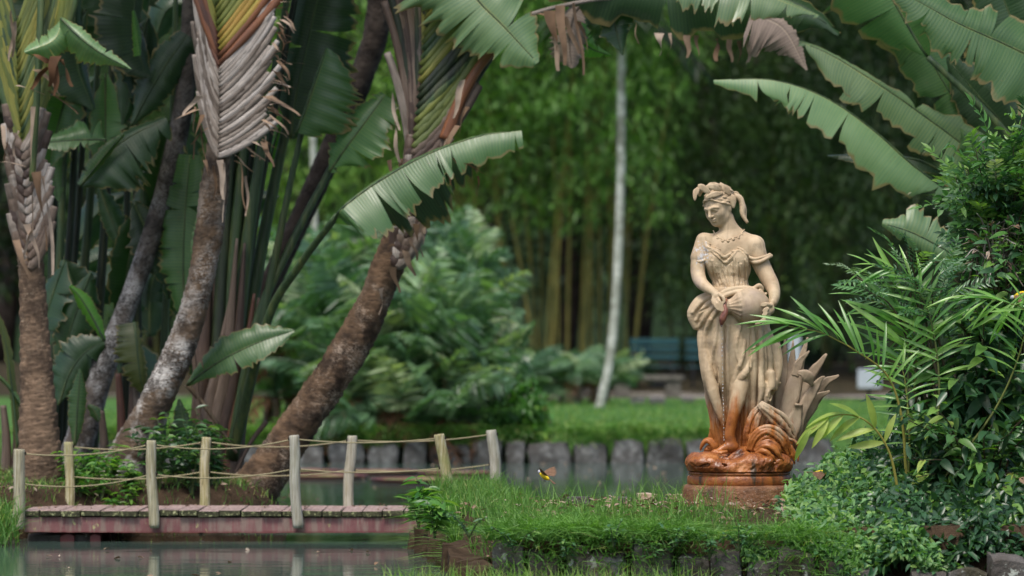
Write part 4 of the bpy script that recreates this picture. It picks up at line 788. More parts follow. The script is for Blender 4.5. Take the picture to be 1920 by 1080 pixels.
# T2, leaning grey trunk behind
t2 = empty('traveller_palm', W(150, 880, 30), 'thin grey lichen-patched palm trunk leaning up behind its stouter white-blotched neighbour', 'palm', PALMS)
trunk(t2, 30, [(120, 920, 58), (145, 840, 54), (190, 700, 44), (236, 580, 38), (282, 450, 36), (318, 320, 36), (342, 210, 38), (356, 90, 38), (362, -40, 38), (366, -260, 36)], 'bark_grey', 2, .05, 16, .03, .05)

# T3, white-blotched trunk with the big grey and yellow fan
t3 = empty('traveller_palm', W(225, 925, 28.3), 'leaning palm trunk blotched white with a fan of grey dry and yellow-orange sheaths', 'palm', PALMS)
trunk(t3, 28.3, [(200, 960, 100), (228, 890, 82), (280, 780, 66), (333, 665, 57), (368, 560, 52), (390, 450, 51), (401, 360, 52), (408, 300, 56), (411, 260, 46)], 'bark_lichen', 3, .03, 17, .07, .10)
c3 = [(410, 320), (413, 200), (412, 100), (405, 0), (398, -200)]
a3 = lambda y: np.interp(y, [-200, 0, 100, 200, 300], [1.36, 1.22, 1.05, .85, .55])
def m3(y): return 'sheath_dry' if y > 128 else ('sheath_red' if y > 104 else ('sheath_yellow' if y > 62 else 'sheath_green'))
fan(t3, 28.25, c3, np.r_[np.arange(298, 120, -8.0), np.arange(118, -190, -12.5)], a3, lambda y: np.interp(y, [128, 130, 200, 300], [560, 165, 150, 108]), lambda y: 12.5 if y > 120 else 17, m3, 1, 6, -.10, .8, .10)
fan(t3, 28.30, c3, np.r_[np.arange(298, 130, -9.0), np.arange(126, -190, -13)], lambda y: np.interp(y, [-200, 0, 150, 300], [1.50, 1.46, 1.36, 1.30]), lambda y: np.interp(y, [119, 120, 300], [560, 190, 130]), lambda y: 11.5 if y > 130 else 16, lambda y: 'sheath_dry' if y > 140 else ('sheath_red' if y > 70 else 'sheath_green'), -1, 7, -.09, .8, .07)
shreds(t3, 28.1, [(384, 300, 60, 1.3, 12), (400, 310, 50, 1.5, 14), (412, 300, 60, 1.4, 16), (430, 300, 34, .1, 18), (452, 308, 70, 1.45, 12), (460, 330, 60, 1.5, 10), (420, 305, 90, 1.55, 8), (390, 240, 40, 2.6, 14), (375, 180, 40, 2.4, 16), (380, 215, 70, 1.9, 12), (370, 205, 40, 2.9, 12), (366, 200, 60, 1.6, 8), (376, 235, 70, 1.4, 12), (500, 180, 62, .35, 26), (530, 85, 26, -.6, 14), (536, 20, 20, 1.1, 10), (498, 255, 60, 1.52, 6), (440, 290, 40, .6, 16), (520, 60, 24, .2, 16), (525, 110, 20, .3, 14), (518, 150, 22, .4, 14), (505, 200, 24, .5, 14), (495, 232, 26, .6, 14)], 8)

shreds(t3, 28.05, [(np.interp(y_, [0, 130, 250, 290], [528, 522, 500, 462]) + R.uniform(-14, 8), y_ + R.uniform(-8, 8), R.uniform(18, 46), R.uniform(-.5, 1.2), R.uniform(6, 14)) for y_ in range(10, 290, 9)], 9)
# T4, dark trunk further back
t4 = empty('traveller_palm', W(380, 880, 33), 'dark scaly palm trunk slanting up behind the green leaf stalks', 'palm', PALMS)
trunk(t4, 33, [(360, 920, 56), (400, 780, 48), (470, 610, 42), (540, 460, 40), (600, 330, 40), (640, 240, 46), (690, 110, 46), (708, 40, 48), (716, -120, 46), (720, -260, 44)], 'bark_dark', 5, .04, 30, .07, .04)

# T5, the big leaning palm in the middle
t5 = empty('traveller_palm', W(470, 950, 28.6), 'stout brown palm trunk leaning out over the bridge with a green and purple sheath fan', 'palm', PALMS)
trunk(t5, 28.6, [(430, 975, 104), (480, 915, 92), (545, 820, 78), (612, 725, 70), (665, 640, 66), (702, 560, 64), (735, 480, 60), (760, 415, 64), (772, 350, 68), (776, 300, 56)], 'bark_brown', 4, .03, 15, .09, .13)
fan(t5, 28.55, [(726, 560), (757, 450), (772, 330)], np.arange(500, 340, -13), lambda y: 1.0, lambda y: 80, lambda y: 26, lambda y: R.choice(['sheath_brown', 'sheath_dry', 'sheath_brown']), 1, 11, -.08)
fan(t5, 28.55, [(726, 560), (757, 450), (772, 330)], np.arange(500, 330, -13), lambda y: 1.62, lambda y: 80, lambda y: 24, lambda y: R.choice(['sheath_brown', 'sheath_dry', 'sheath_brown']), -1, 12, -.08)
c5 = [(772, 345), (773, 290), (784, 180), (794, 80), (802, 0), (812, -200)]
fan(t5, 28.55, c5, np.arange(335, -150, -15), lambda y: np.interp(y, [-150, 0, 200, 330], [1.25, 1.16, 1.0, .92]), lambda y: np.interp(y, [200, 240, 335], [620, 240, 180]), lambda y: 21, lambda y: R.choice(['sheath_brown', 'sheath_dry', 'sheath_brown']) if y > 275 else (R.choice(['sheath_green', 'sheath_green', 'sheath_brown']) if y > 225 else R.choice(['sheath_green', 'petiole', 'sheath_green', 'petiole_dark'])), 1, 13, -.10)
fan(t5, 28.60, c5, np.arange(335, -150, -16), lambda y: np.interp(y, [-150, 0, 200, 330], [1.62, 1.66, 1.72, 1.78]), lambda y: np.interp(y, [200, 240, 335], [620, 520, 260]), lambda y: 18, lambda y: R.choice(['sheath_brown', 'sheath_dry', 'petiole_dark']) if y > 150 else R.choice(['petiole', 'sheath_green', 'petiole_dark']), 1, 14, -.09)
for P in ([(842, 235), (890, 150), (940, 70), (985, -30)], [(830, 200), (880, 110), (930, 20), (960, -60)], [(818, 170), (860, 70), (905, -30)]): petiole(t5, 28.5, P, 20, 14, 'petiole_dark')
petiole(t5, 28.45, [(835, 262), (862, 190), (895, 130), (925, 95)], 26, 16, 'sheath_red', 'sheath')
shreds(t5, 28.3, [(868, 150, 60, 1.9, 18), (876, 200, 50, 2.0, 16), (858, 235, 60, 2.1, 14), (845, 260, 50, 2.1, 16), (735, 170, 60, 1.4, 14), (742, 230, 60, 1.5, 16), (730, 300, 60, 1.4, 18), (735, 340, 60, 1.6, 16), (800, 330, 60, 2.1, 14), (815, 380, 50, 2.0, 18), (780, 420, 50, 1.4, 16), (795, 410, 40, 1.7, 14), (760, 470, 40, 1.2, 18), (735, 500, 40, 1.3, 20), (715, 540, 40, 1.6, 18), (768, 450, 34, 1.1, 12)], 15)
blade(t5, 28.2, [(845, -90, .1), (890, -8, 0), (945, 50, -.05), (1008, 118, -.08)], [10, 96, 82, 60, 3], [10, 128, 96, 84, 70, 52, 3], .18, .10, 2, 5, 'banana_pale', 21, .12, .06)
blade(t5, 28.4, [(1110, -6), (1080, 20), (1068, 70), (1072, 128)], [4, 22, 34, 30, 4], [4, 16, 26, 36, 6], .1, .12, 3, 3, 'banana_dry', 22, .3, .5)
petiole(t5, 28.3, [(985, 30), (1040, 14), (1110, 0), (1200, -14), (1230, -70)], 8, 8, 'sheath_dry', 'dry_stalk')
shreds(t5, 28.2, [(1030, 20, 60, 1.4, 24), (1050, 10, 90, 1.5, 22), (1075, 5, 110, 1.4, 16), (1010, 25, 30, .2, 16), (1060, 30, 60, 1.2, 22), (1035, 60, 60, 1.3, 20), (1085, 40, 60, 1.2, 10)], 23)
blade(t5, 28.5, [(1140, -80), (1146, -10), (1154, 50, -.04), (1166, 104, -.05)], [10, 44, 42, 30, 2], [10, 44, 46, 34, 2], .06, .05, 9, 2, 'banana_dark', 24, .35, .25)
blade(t5, 29.5, [(1060, 40), (1085, 70), (1110, 92), (1146, 104)], [4, 26, 22, 14, 2], [4, 30, 24, 12, 2], .05, .05, 6, 6, 'banana_bright', 25, .4, .2)
blade(t5, 28.3, [(905, -160, .3), (1050, -90, .1), (1190, -48), (1330, -24), (1450, 0), (1530, 30), (1572, 66)], [2, 40, 60, 62, 60, 44, 20, 3], [2, 60, 105, 106, 100, 96, 60, 8], .25, .04, 9, 10, 'banana_dark', 26, .10, .05)
blade(t5, 28.2, [(1270, -40, -.05), (1350, -30, -.06), (1440, -8, -.07), (1535, 30, -.05)], [2, 6, 6, 2], [50, 62, 56, 40, 4], .02, -.10, 0, 8, 'banana_pale', 27, .25, .10, rib=False)  # lit back half of the leaf above, its light put into the pale colour
blade(t5, 28.15, [(1408, 25, -.06), (1440, 36, -.06), (1474, 60, -.06), (1512, 132, -.06)], [2, 14, 20, 12, 3], [60, 76, 52, 24, 2], .02, .02, 2, 6, 'banana_dry', 28, .15, .2, rib=False)
for i, (x, y, w) in enumerate([(1236, 62, 20), (1256, 62, 8), (1288, 66, 16), (1306, 66, 10), (1345, 72, 22), (1368, 74, 14), (1386, 76, 16), (1402, 74, 14), (1193, 40, 8)]): shreds(t5, 28.25, [(x, y, 34, 1.55, w)], 40 + i)

# clump of tall stalks in the middle
cs = empty('traveller_palm', W(420, 905, 29.2), 'young stemless palm clump of tall green stalks with torn paddle leaves', 'palm', PALMS)
def fb(x0, x1, mat, w0=26, w1=10, y1=60, bend=0, z=0): petiole(cs, 29.2, [(x0, 880, z), (x0 + (x1 - x0) * .22, 640, z), (x0 + (x1 - x0) * .55 + bend, 360, z + .05), (x1, y1, z + .1)], w0, w1, mat)
for x0, x1, m_, w0 in ((368, 425, 'sheath_brown', 34), (380, 452, 'petiole_dark', 34), (392, 470, 'petiole_dark', 34), (404, 500, 'petiole', 36), (400, 520, 'petiole_dark', 34), (412, 545, 'petiole', 36), (420, 600, 'petiole', 34), (398, 480, 'petiole', 30), (388, 440, 'sheath_brown', 30), (410, 560, 'petiole_dark', 30)): fb(x0, x1, m_, w0, 11, -40, -8, R.uniform(-.1, .1))
for x0, m_ in ((386, 'sheath_brown'), (402, 'sheath_brown'), (420, 'sheath_brown'), (436, 'sheath_red'), (446, 'sheath_brown')): petiole(cs, 29.05, [(x0 - 12, 900), (x0, 800), (x0 + 22, 690), (x0 + 38 + R.uniform(-6, 10), 560 - R.uniform(-60, 120))], 44, 5, m_, 'sheath')
petiole(cs, 29.1, [(432, 860, -.1), (480, 610, -.1), (550, 450, -.05), (622, 312, 0)], 22, 13, 'petiole'); petiole(cs, 28.6, [(436, 860, .4), (500, 605, 0), (560, 500, -.3), (632, 404, -.72)], 22, 12, 'petiole')
petiole(cs, 29.0, [(440, 840, -.05), (500, 560), (545, 340), (580, 190), (612, 92)], 20, 8, 'petiole')
blade(cs, 27.8, [(626, 416, .1), (640, 392, -.1), (700, 346), (800, 290), (900, 255), (978, 245)], [0, 4, 5, 4, 3, 0], [4, 66, 92, 86, 72, 58, 48, 40, 30], .05, -.10, 0, 13, 'banana_mid', 31, .10, .07)
blade(cs, 27.95, [(640, 396, .0), (700, 350, .04), (800, 294, .05), (880, 268, .05), (930, 262, .05)], [0], [10, 70, 106, 104, 76, 46, 8], .05, .16, 0, 7, 'banana_dark', 32, .14, .08, rib=False)
shreds(cs, 27.8, [(872, 306, 60, .35, 9), (850, 296, 24, .9, 6), (838, 325, 28, 1.0, 5), (896, 330, 30, 1.5, 4)], 33, 'brown_frond')
blade(cs, 29.0, [(618, 322), (650, 275, -.05), (690, 222, -.05), (722, 178, 0)], [4, 30, 40, 34, 10], [4, 60, 66, 56, 26], .1, -.12, 3, 5, 'banana_mid', 34, .22, .18)
blade(cs, 29.3, [(545, 260), (556, 170), (580, 60), (606, -60)], [6, 40, 46, 40, 20], [6, 70, 88, 84, 60], .12, .06, 2, 3, 'banana_dark', 35, .08, .06)
blade(cs, 28.9, [(556, 248), (575, 200), (592, 150), (613, 90)], [2, 4, 4, 2], [30, 84, 88, 84, 66, 14], .05, .05, 0, 1, 'banana_mid', 36, .04, .05)
blade(cs, 29.6, [(505, 305), (520, 250), (540, 200)], [4, 16, 14], [4, 28, 24], .05, .05, 2, 2, 'banana_bright', 37)
blade(cs, 28.6, [(350, 722), (385, 695, -.05), (430, 667, -.08), (490, 640, -.1), (552, 620, -.08)], [3, 20, 36, 34, 24, 4], [3, 16, 32, 34, 26, 4], .06, -.06, 1, 2, 'banana_mid', 38, .06, .05)
blade(cs, 29.0, [(378, 560), (366, 490), (372, 430), (376, 392)], [2, 10, 12, 4], [2, 8, 10, 3], .05, .05, 1, 1, 'banana_mid', 39)
for P, m_ in (([(350, 720), (390, 770), (444, 850)], 'twig'), ([(500, 790), (470, 830), (440, 890)], 'sheath_brown'), ([(360, 640), (372, 760), (380, 880)], 'sheath_brown')): petiole(cs, 28.9, P, 10, 6, m_, 'dry_stalk')

# dark clump of wild banana stems between the left trunks
wb = empty('wild_banana_clump', W(190, 900, 31), 'dense dark clump of wild banana stems and torn leaves behind the ringed and white-blotched trunks', 'plant')
for i, (x0, x1) in enumerate([(96, 128), (104, 152), (112, 168), (130, 190), (236, 240), (262, 252), (300, 330), (92, 104), (170, 215)]):
    petiole(wb, 30.5 + .12 * (i % 5), [(x0, 920), (x0 + (x1 - x0) * .3, 620), (x0 + (x1 - x0) * .7, 330), (x1, -30)], R.uniform(16, 26), 9, 'petiole_dark' if i % 3 else 'petiole', 'stem')
for x, y, x2, y2, m_ in ((192, 900, 190, 770, 'sheath_brown'), (225, 900, 222, 700, 'sheath_red'), (236, 880, 250, 690, 'sheath_brown'), (10, 900, 6, 760, 'sheath_brown'), (26, 900, 30, 780, 'sheath_brown'), (262, 870, 240, 620, 'sheath_dry')): petiole(wb, 29.4, [(x, y), ((x + x2) / 2 + 4, (y + y2) / 2), (x2, y2)], 22, 12, m_, 'dry_stalk')
B = lambda *a, **k_: blade(wb, *a, **k_)
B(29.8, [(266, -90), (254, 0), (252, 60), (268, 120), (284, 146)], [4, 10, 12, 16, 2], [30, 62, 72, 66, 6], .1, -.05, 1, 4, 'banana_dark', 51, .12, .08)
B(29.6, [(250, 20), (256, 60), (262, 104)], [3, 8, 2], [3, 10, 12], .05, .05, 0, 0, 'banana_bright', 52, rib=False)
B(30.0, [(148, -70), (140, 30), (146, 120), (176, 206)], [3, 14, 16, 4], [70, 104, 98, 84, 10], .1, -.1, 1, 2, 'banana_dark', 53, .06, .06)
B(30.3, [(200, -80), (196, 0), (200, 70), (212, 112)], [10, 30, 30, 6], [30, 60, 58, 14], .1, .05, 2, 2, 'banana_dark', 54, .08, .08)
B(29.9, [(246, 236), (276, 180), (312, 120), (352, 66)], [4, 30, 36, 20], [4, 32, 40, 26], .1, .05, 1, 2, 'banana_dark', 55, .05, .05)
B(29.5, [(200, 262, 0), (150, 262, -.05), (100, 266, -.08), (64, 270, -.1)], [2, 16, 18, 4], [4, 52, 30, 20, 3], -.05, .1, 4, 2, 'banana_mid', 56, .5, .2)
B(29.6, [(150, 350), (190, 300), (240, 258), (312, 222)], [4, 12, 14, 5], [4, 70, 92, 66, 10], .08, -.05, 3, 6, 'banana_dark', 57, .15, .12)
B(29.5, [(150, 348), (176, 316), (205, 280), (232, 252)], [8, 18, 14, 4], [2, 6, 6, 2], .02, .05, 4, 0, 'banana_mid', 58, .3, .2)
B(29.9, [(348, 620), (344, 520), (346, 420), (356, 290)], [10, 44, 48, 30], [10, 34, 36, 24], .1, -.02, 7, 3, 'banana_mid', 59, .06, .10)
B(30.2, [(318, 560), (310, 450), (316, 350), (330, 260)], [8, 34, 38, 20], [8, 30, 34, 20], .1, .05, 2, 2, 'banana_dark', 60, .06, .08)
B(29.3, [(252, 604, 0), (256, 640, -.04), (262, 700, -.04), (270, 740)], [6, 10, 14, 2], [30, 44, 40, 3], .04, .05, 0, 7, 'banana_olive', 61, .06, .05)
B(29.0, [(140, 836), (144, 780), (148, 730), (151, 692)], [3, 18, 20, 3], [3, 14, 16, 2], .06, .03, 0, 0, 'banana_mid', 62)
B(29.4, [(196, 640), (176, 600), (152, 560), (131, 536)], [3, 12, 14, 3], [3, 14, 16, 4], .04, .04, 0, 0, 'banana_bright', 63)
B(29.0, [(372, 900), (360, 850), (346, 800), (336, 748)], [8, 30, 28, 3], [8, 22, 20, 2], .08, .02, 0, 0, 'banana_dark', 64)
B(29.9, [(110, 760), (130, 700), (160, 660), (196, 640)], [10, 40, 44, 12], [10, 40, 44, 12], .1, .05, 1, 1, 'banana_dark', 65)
B(30.2, [(186, 350), (200, 390), (216, 430), (230, 470)], [6, 24, 24, 4], [6, 20, 22, 3], .08, .05, 0, 1, 'banana_dark', 66)
B(30.1, [(270, 320), (268, 380), (262, 440)], [6, 18, 4], [6, 22, 6], .05, .05, 0, 1, 'banana_dark', 67)
B(29.2, [(186, 790), (176, 770), (165, 760)], [3, 12, 3], [3, 12, 3], .02, .02, 0, 0, 'banana_mid', 68); B(29.3, [(34, 840), (24, 740), (10, 640), (-10, 580)], [5, 8, 8, 4], [5, 8, 8, 4], .04, .04, 0, 0, 'banana_olive', 69)
B(29.3, [(80, 880), (60, 800), (20, 730), (-20, 690)], [3, 5, 5, 2], [3, 5, 5, 2], .02, .02, 0, 0, 'banana_mid', 70)
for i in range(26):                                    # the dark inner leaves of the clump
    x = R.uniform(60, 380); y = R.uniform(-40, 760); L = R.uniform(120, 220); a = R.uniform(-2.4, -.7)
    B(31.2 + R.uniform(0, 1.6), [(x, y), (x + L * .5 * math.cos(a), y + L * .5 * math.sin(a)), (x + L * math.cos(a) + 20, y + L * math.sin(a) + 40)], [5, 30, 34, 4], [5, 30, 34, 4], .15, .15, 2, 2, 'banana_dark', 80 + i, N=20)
for i in range(20):                                    # broad leaves hanging among the stems
    x = R.uniform(70, 370); y = R.uniform(-60, 640); L = R.uniform(150, 240); a = R.uniform(.9, 2.2)
    B(30.0 + R.uniform(0, .5), [(x, y), (x + L * .5 * math.cos(a), y + L * .45 * math.sin(a)), (x + L * math.cos(a), y + L * math.sin(a))], [6, 34, 40, 28, 4], [6, 30, 36, 26, 4], .2 * R.uniform(-1, 1), .2 * R.uniform(-1, 1), 3, 3, R.choice(['banana_dark', 'banana_dark', 'banana_mid']), 150 + i, .12, .15, N=26)
# unseen crowns above the frame, added to shade the stems, one set per palm
def crown(parent, Y, cx, cy, spread, n, seed, mats=('banana_mid', 'banana_dark')):
    rg = random.Random(seed)
    for i in range(n):
        u = -1 + 2 * (i + .5) / n; a = math.pi / 2 - u * 1.15; L1 = rg.uniform(260, 420); L2 = rg.uniform(420, 560); x0, y0 = cx + u * spread, cy; x1, y1 = x0 + L1 * math.cos(a), y0 - L1 * math.sin(a); dz = rg.uniform(-1.2, 1.2)
        petiole(parent, Y, [(x0, y0), ((x0 + x1) / 2, (y0 + y1) / 2 - 10, dz * .2), (x1, y1, dz * .4)], 16, 11, 'petiole')
        x2, y2 = x1 + L2 * .5 * math.cos(a), y1 - L2 * .5 * math.sin(a); x3, y3 = x1 + L2 * math.cos(a) * 1.15, min(y1 - L2 * .45 * math.sin(a) + 60 * abs(u), -90)
        blade(parent, Y, [(x1, y1, dz * .4), (x2, min(y2, -130), dz * .7), (x3, min(y3, -120), dz)], [8, 100, 110, 70, 8], [8, 100, 110, 70, 8], .4, -.35, 6, 6, rg.choice(mats), seed * 50 + i, .1, .15, N=24)
crown(t1, 28, 30, -190, 50, 9, 3); crown(t3, 28.3, 430, -330, 70, 9, 4); crown(t5, 28.5, 830, -330, 90, 7, 5); crown(cs, 29.3, 510, -60, 60, 5, 6); crown(wb, 31, 200, -40, 120, 8, 7, ('banana_dark',)); crown(t2, 30, 366, -270, 30, 7, 8); crown(t4, 33, 720, -270, 30, 7, 9)

# traveller's palm at the right, standing just outside the frame
t6 = empty('traveller_palm', W(2080, 930, 28), 'traveller palm whose broad torn leaves arch over the feathery shrub', 'palm', PALMS)
trunk(t6, 28, [(2120, 960, 110), (2100, 800, 96), (2060, 600, 84), (2020, 470, 78), (1990, 400, 70)], 'bark_brown', 6, .03, 15, .05, .08)
D = lambda *a, **k_: blade(t6, *a, **k_)
D(28.0, [(1960, 450), (1830, 390, .1), (1720, 316, 0), (1640, 246, -.05), (1550, 184, -.08), (1450, 150, -.1), (1338, 150, -.1)], [0, 3, 14, 60, 70, 62, 54, 40, 6], [2, 4, 4, 3, 2], -.06, .2, 15, 0, 'banana_pale', 101, .10, .08)  # pale leaf colour carries the sheen on this blade
D(28.4, [(1960, 430), (1840, 300, .05), (1720, 208, 0), (1650, 160, -.05), (1560, 104, -.05), (1495, 76, -.05)], [10, 60, 66, 62, 58, 56, 46, 8], [6, 56, 50, 10, 6, 4], -.05, .1, 10, 4, 'banana_pale', 102, .10, .08)
D(28.6, [(1900, 400), (1820, 240), (1755, 130), (1700, 30), (1670, -60)], [6, 44, 50, 56, 40], [6, 46, 50, 40, 30], .05, .12, 6, 3, 'banana_mid', 103, .12, .10)
D(28.5, [(1960, 400), (1890, 250), (1830, 175), (1775, 108)], [10, 66, 62, 46, 6], [10, 60, 60, 50, 6], .08, .08, 3, 3, 'banana_dark', 104, .06, .08)
D(27.4, [(2040, 170, .1), (1925, 102, 0), (1800, 45, -.05), (1740, 12, -.05), (1672, -24, -.05)], [30, 120, 112, 92, 62, 40, 6], [20, 56, 60, 54, 40, 30, 4], -.08, .15, 8, 7, 'banana_mid', 105, .08, .07)
D(28.9, [(1780, 330), (1720, 300), (1640, 292), (1552, 292)], [4, 24, 20, 14, 3], [2, 4, 4, 2], -.02, .1, 6, 0, 'banana_dark', 106, .15, .1)
D(26.5, [(1850, 520), (1790, 478), (1715, 438), (1654, 418)], [8, 26, 34, 30, 4], [8, 18, 36, 44, 8], .04, .1, 1, 4, 'banana_pale', 107, .1, .08)
D(28.9, [(1960, 330), (1900, 140), (1870, 40), (1850, -60)], [10, 66, 60, 40], [10, 60, 60, 40], .1, .1, 3, 3, 'banana_dark', 108)
D(28.0, [(1990, 260), (1930, 120), (1890, 20), (1860, -60)], [10, 70, 70, 50], [10, 50, 50, 40], .1, -.05, 5, 5, 'banana_dark', 109, .12, .1)
D(28.3, [(1980, 380), (1900, 330), (1850, 300), (1800, 240)], [8, 40, 40, 6], [8, 40, 40, 6], .06, .1, 2, 2, 'banana_mid', 110)
for P in ([(1990, 420), (1975, 440), (1960, 470)], [(1995, 410), (1985, 350), (1960, 330)], [(2000, 400), (2010, 300), (2040, 170)], [(1995, 420), (1985, 420), (1960, 430)]): petiole(t6, 28.1, P, 26, 16, 'petiole')
crown(t6, 28.2, 2010, 360, 40, 3, 10)
# ------------------------------------------------------------------ background: bamboo, trees, slim palms, benches, ferns
def unit(A): return A / (np.linalg.norm(A, axis=-1, keepdims=True) + 1e-9)
def leaf_quads(C, Dv, L, Wd, rg, fold=.15):
    """diamond leaves, one quad each"""
    n = len(C); Dv = unit(Dv); S = unit(np.cross(Dv, rg.normal(0, 1, (n, 3)) * .6 + np.array([0, 0, 1.0]))); U = np.cross(S, Dv); L = np.broadcast_to(L, (n,))[:, None]; Wd = np.broadcast_to(Wd, (n,))[:, None]
    V = np.stack([C, C + Dv * L * .42 + S * Wd / 2 - U * Wd * fold, C + Dv * L - np.array([0, 0, 1]) * L * .12, C + Dv * L * .42 - S * Wd / 2 - U * Wd * fold], 1).reshape(-1, 3)
    return V, np.arange(4 * n).reshape(n, 4)
def leaf_six(C, Dv, L, Wd, rg, up=None, fold=.25, droop=.2):
    """pointed oval leaves folded on the midrib: 8 vertices, 4 quads each (two per side)"""
    n = len(C); Dv = unit(Dv); base_up = np.array([0, 0, 1.0]) if up is None else up; S = unit(np.cross(Dv, rg.normal(0, .35, (n, 3)) + base_up)); U = np.cross(S, Dv); L = np.broadcast_to(L, (n,))[:, None]; Wd = np.broadcast_to(Wd, (n,))[:, None]
    P = lambda t, s, d: C + Dv * L * t + S * Wd * s + U * (abs(s) * Wd * fold * 2) - np.array([0, 0, 1]) * L * droop * t * t
    V = np.stack([P(0, 0, 0), P(.28, .42, 0), P(.62, .40, 0), P(1, 0, 0), P(.62, -.40, 0), P(.28, -.42, 0), P(.32, 0, 0), P(.65, 0, 0)], 1).reshape(-1, 3)
    b = np.arange(n)[:, None] * 8; F = np.concatenate([b + np.array([[0, 6, 1, 1]]), b + np.array([[6, 7, 2, 1]]), b + np.array([[7, 3, 2, 2]]), b + np.array([[0, 5, 6, 6]]), b + np.array([[5, 4, 7, 6]]), b + np.array([[4, 3, 7, 7]])], 1).reshape(-1, 4)
    q = F[F[:, 2] != F[:, 3]]; t3_ = F[F[:, 2] == F[:, 3]][:, :3]; t_all = np.vstack([t3_, q[:, [0, 1, 2]], q[:, [0, 2, 3]]])
    return V, t_all
def sprays(cent, per, L, Wd, spread, rg, drop=.55, rmean=None):
    """drooping leaf sprays: every spray shares a tone"""
    n = len(cent); k = n * per; c = np.repeat(cent, per, 0) + rg.normal(0, 1, (k, 3)) * spread * np.array([1, 1, .75]); out = unit(c - np.repeat(cent, per, 0)); d = out * .7 + rg.normal(0, .35, (k, 3)) + np.array([0, 0, -drop])
    V, F = leaf_quads(c, d, L * rg.uniform(.6, 1.25, k), Wd * rg.uniform(.7, 1.2, k), rg); tone = np.clip(np.repeat(rg.beta(1.4, 2.2, n) if rmean is None else rmean, per) + rg.normal(0, .09, k), 0, .999); return V, F, np.repeat(tone, 4)
BAM = 'bamboo clumps beyond the lawn'
def bamboo(px, Y, ncul, wpx, nspray, y0, y1, xw, seed, label, mat, lean=1.0, low=0.12, hmax=13.0, lm='bamboo_leaf'):
    rg = np.random.default_rng(seed); base = W(px, 0, Y); base[2] = height(np.array([[base[0], Y]]))[0]; o = empty('bamboo_clump', base, label, 'bamboo', BAM); S = Y / FPX
    for i in range(ncul):
        x = base[0] + rg.uniform(-1, 1) * wpx / 2 * S; y = Y + rg.uniform(-1.4, 1.4); H_ = rg.uniform(.75, 1) * hmax; dx = lean * rg.normal(0, .9) + (x - base[0]) * .5; dy = rg.normal(-.4, .9); t = np.linspace(0, 1, 24); z0 = height(np.array([[x, y]]))[0] - .1
        P = np.stack([x + dx * 1.2 * t ** 1.35 + .03 * np.sin(t * 5 + i), y + dy * t ** 2, z0 + H_ * t - .8 * t ** 4], -1); r = rg.uniform(.024, .046) * (1 - .6 * t); r = r * (1 + .10 * (np.arange(24) % 2)); V, F = tube(P, r, 7); add('culm', V, F, MAT[mat if rg.random() < .75 else 'culm_green'], o)
    py = y0 + (y1 - y0) * rg.beta(1.0, 1.0, nspray); k = (py - y0) / (y1 - y0); keep = rg.random(nspray) < np.interp(k, [0, .55, .8, 1], [1, 1, .55, low]); n = keep.sum(); py = py[keep]
    cx = px + rg.uniform(-1, 1, n) * xw / 2 * np.interp(k[keep], [0, 1], [1.1, .85]); yy_ = Y + rg.uniform(-4.6, 2.2, n); cent = np.stack([(cx - 960) / FPX * Y, yy_, CAMZ + (HY - py) * S], -1)
    cl = vnoise(cent, .9, seed); tone = np.clip(.30 + .34 * cl + .16 * vnoise(cent, .35, seed + 9) + rg.normal(0, .09, n), 0, .98); V, F, rn = sprays(cent, 16, .26, .055, .22, rg, .6, tone)
    tag(add('foliage', V, F, MAT[lm], o, rnd=rn, smooth=False), kind='stuff'); return o
bamboo(1030, 84, 44, 350, 1900, -260, 430, 520, 1, 'yellow-stemmed bamboo clump rising behind the slim white palm trunk', 'culm', 1.0, .10)
bamboo(690, 87, 14, 320, 1300, -260, 600, 440, 2, 'green bamboo clump half hidden behind the stout leaning brown palm', 'culm_green', 1.0, .3)
bamboo(1410, 88, 14, 300, 1900, -260, 600, 440, 3, 'shaded bamboo thicket hanging over the teal benches behind the statue', 'culm_green', 1.0, .25, lm='shaded_bamboo_leaf')
bamboo(1720, 85, 12, 360, 1700, -260, 660, 520, 4, 'bamboo thicket behind the arching leaves above the feathery shrub', 'culm_green', 1.0, .3, lm='shaded_bamboo_leaf')
bamboo(330, 88, 12, 360, 1100, -260, 640, 520, 5, 'bamboo thicket glimpsed between the ringed and white-blotched palm trunks', 'culm_green', 1.0, .3, lm='shaded_bamboo_leaf')
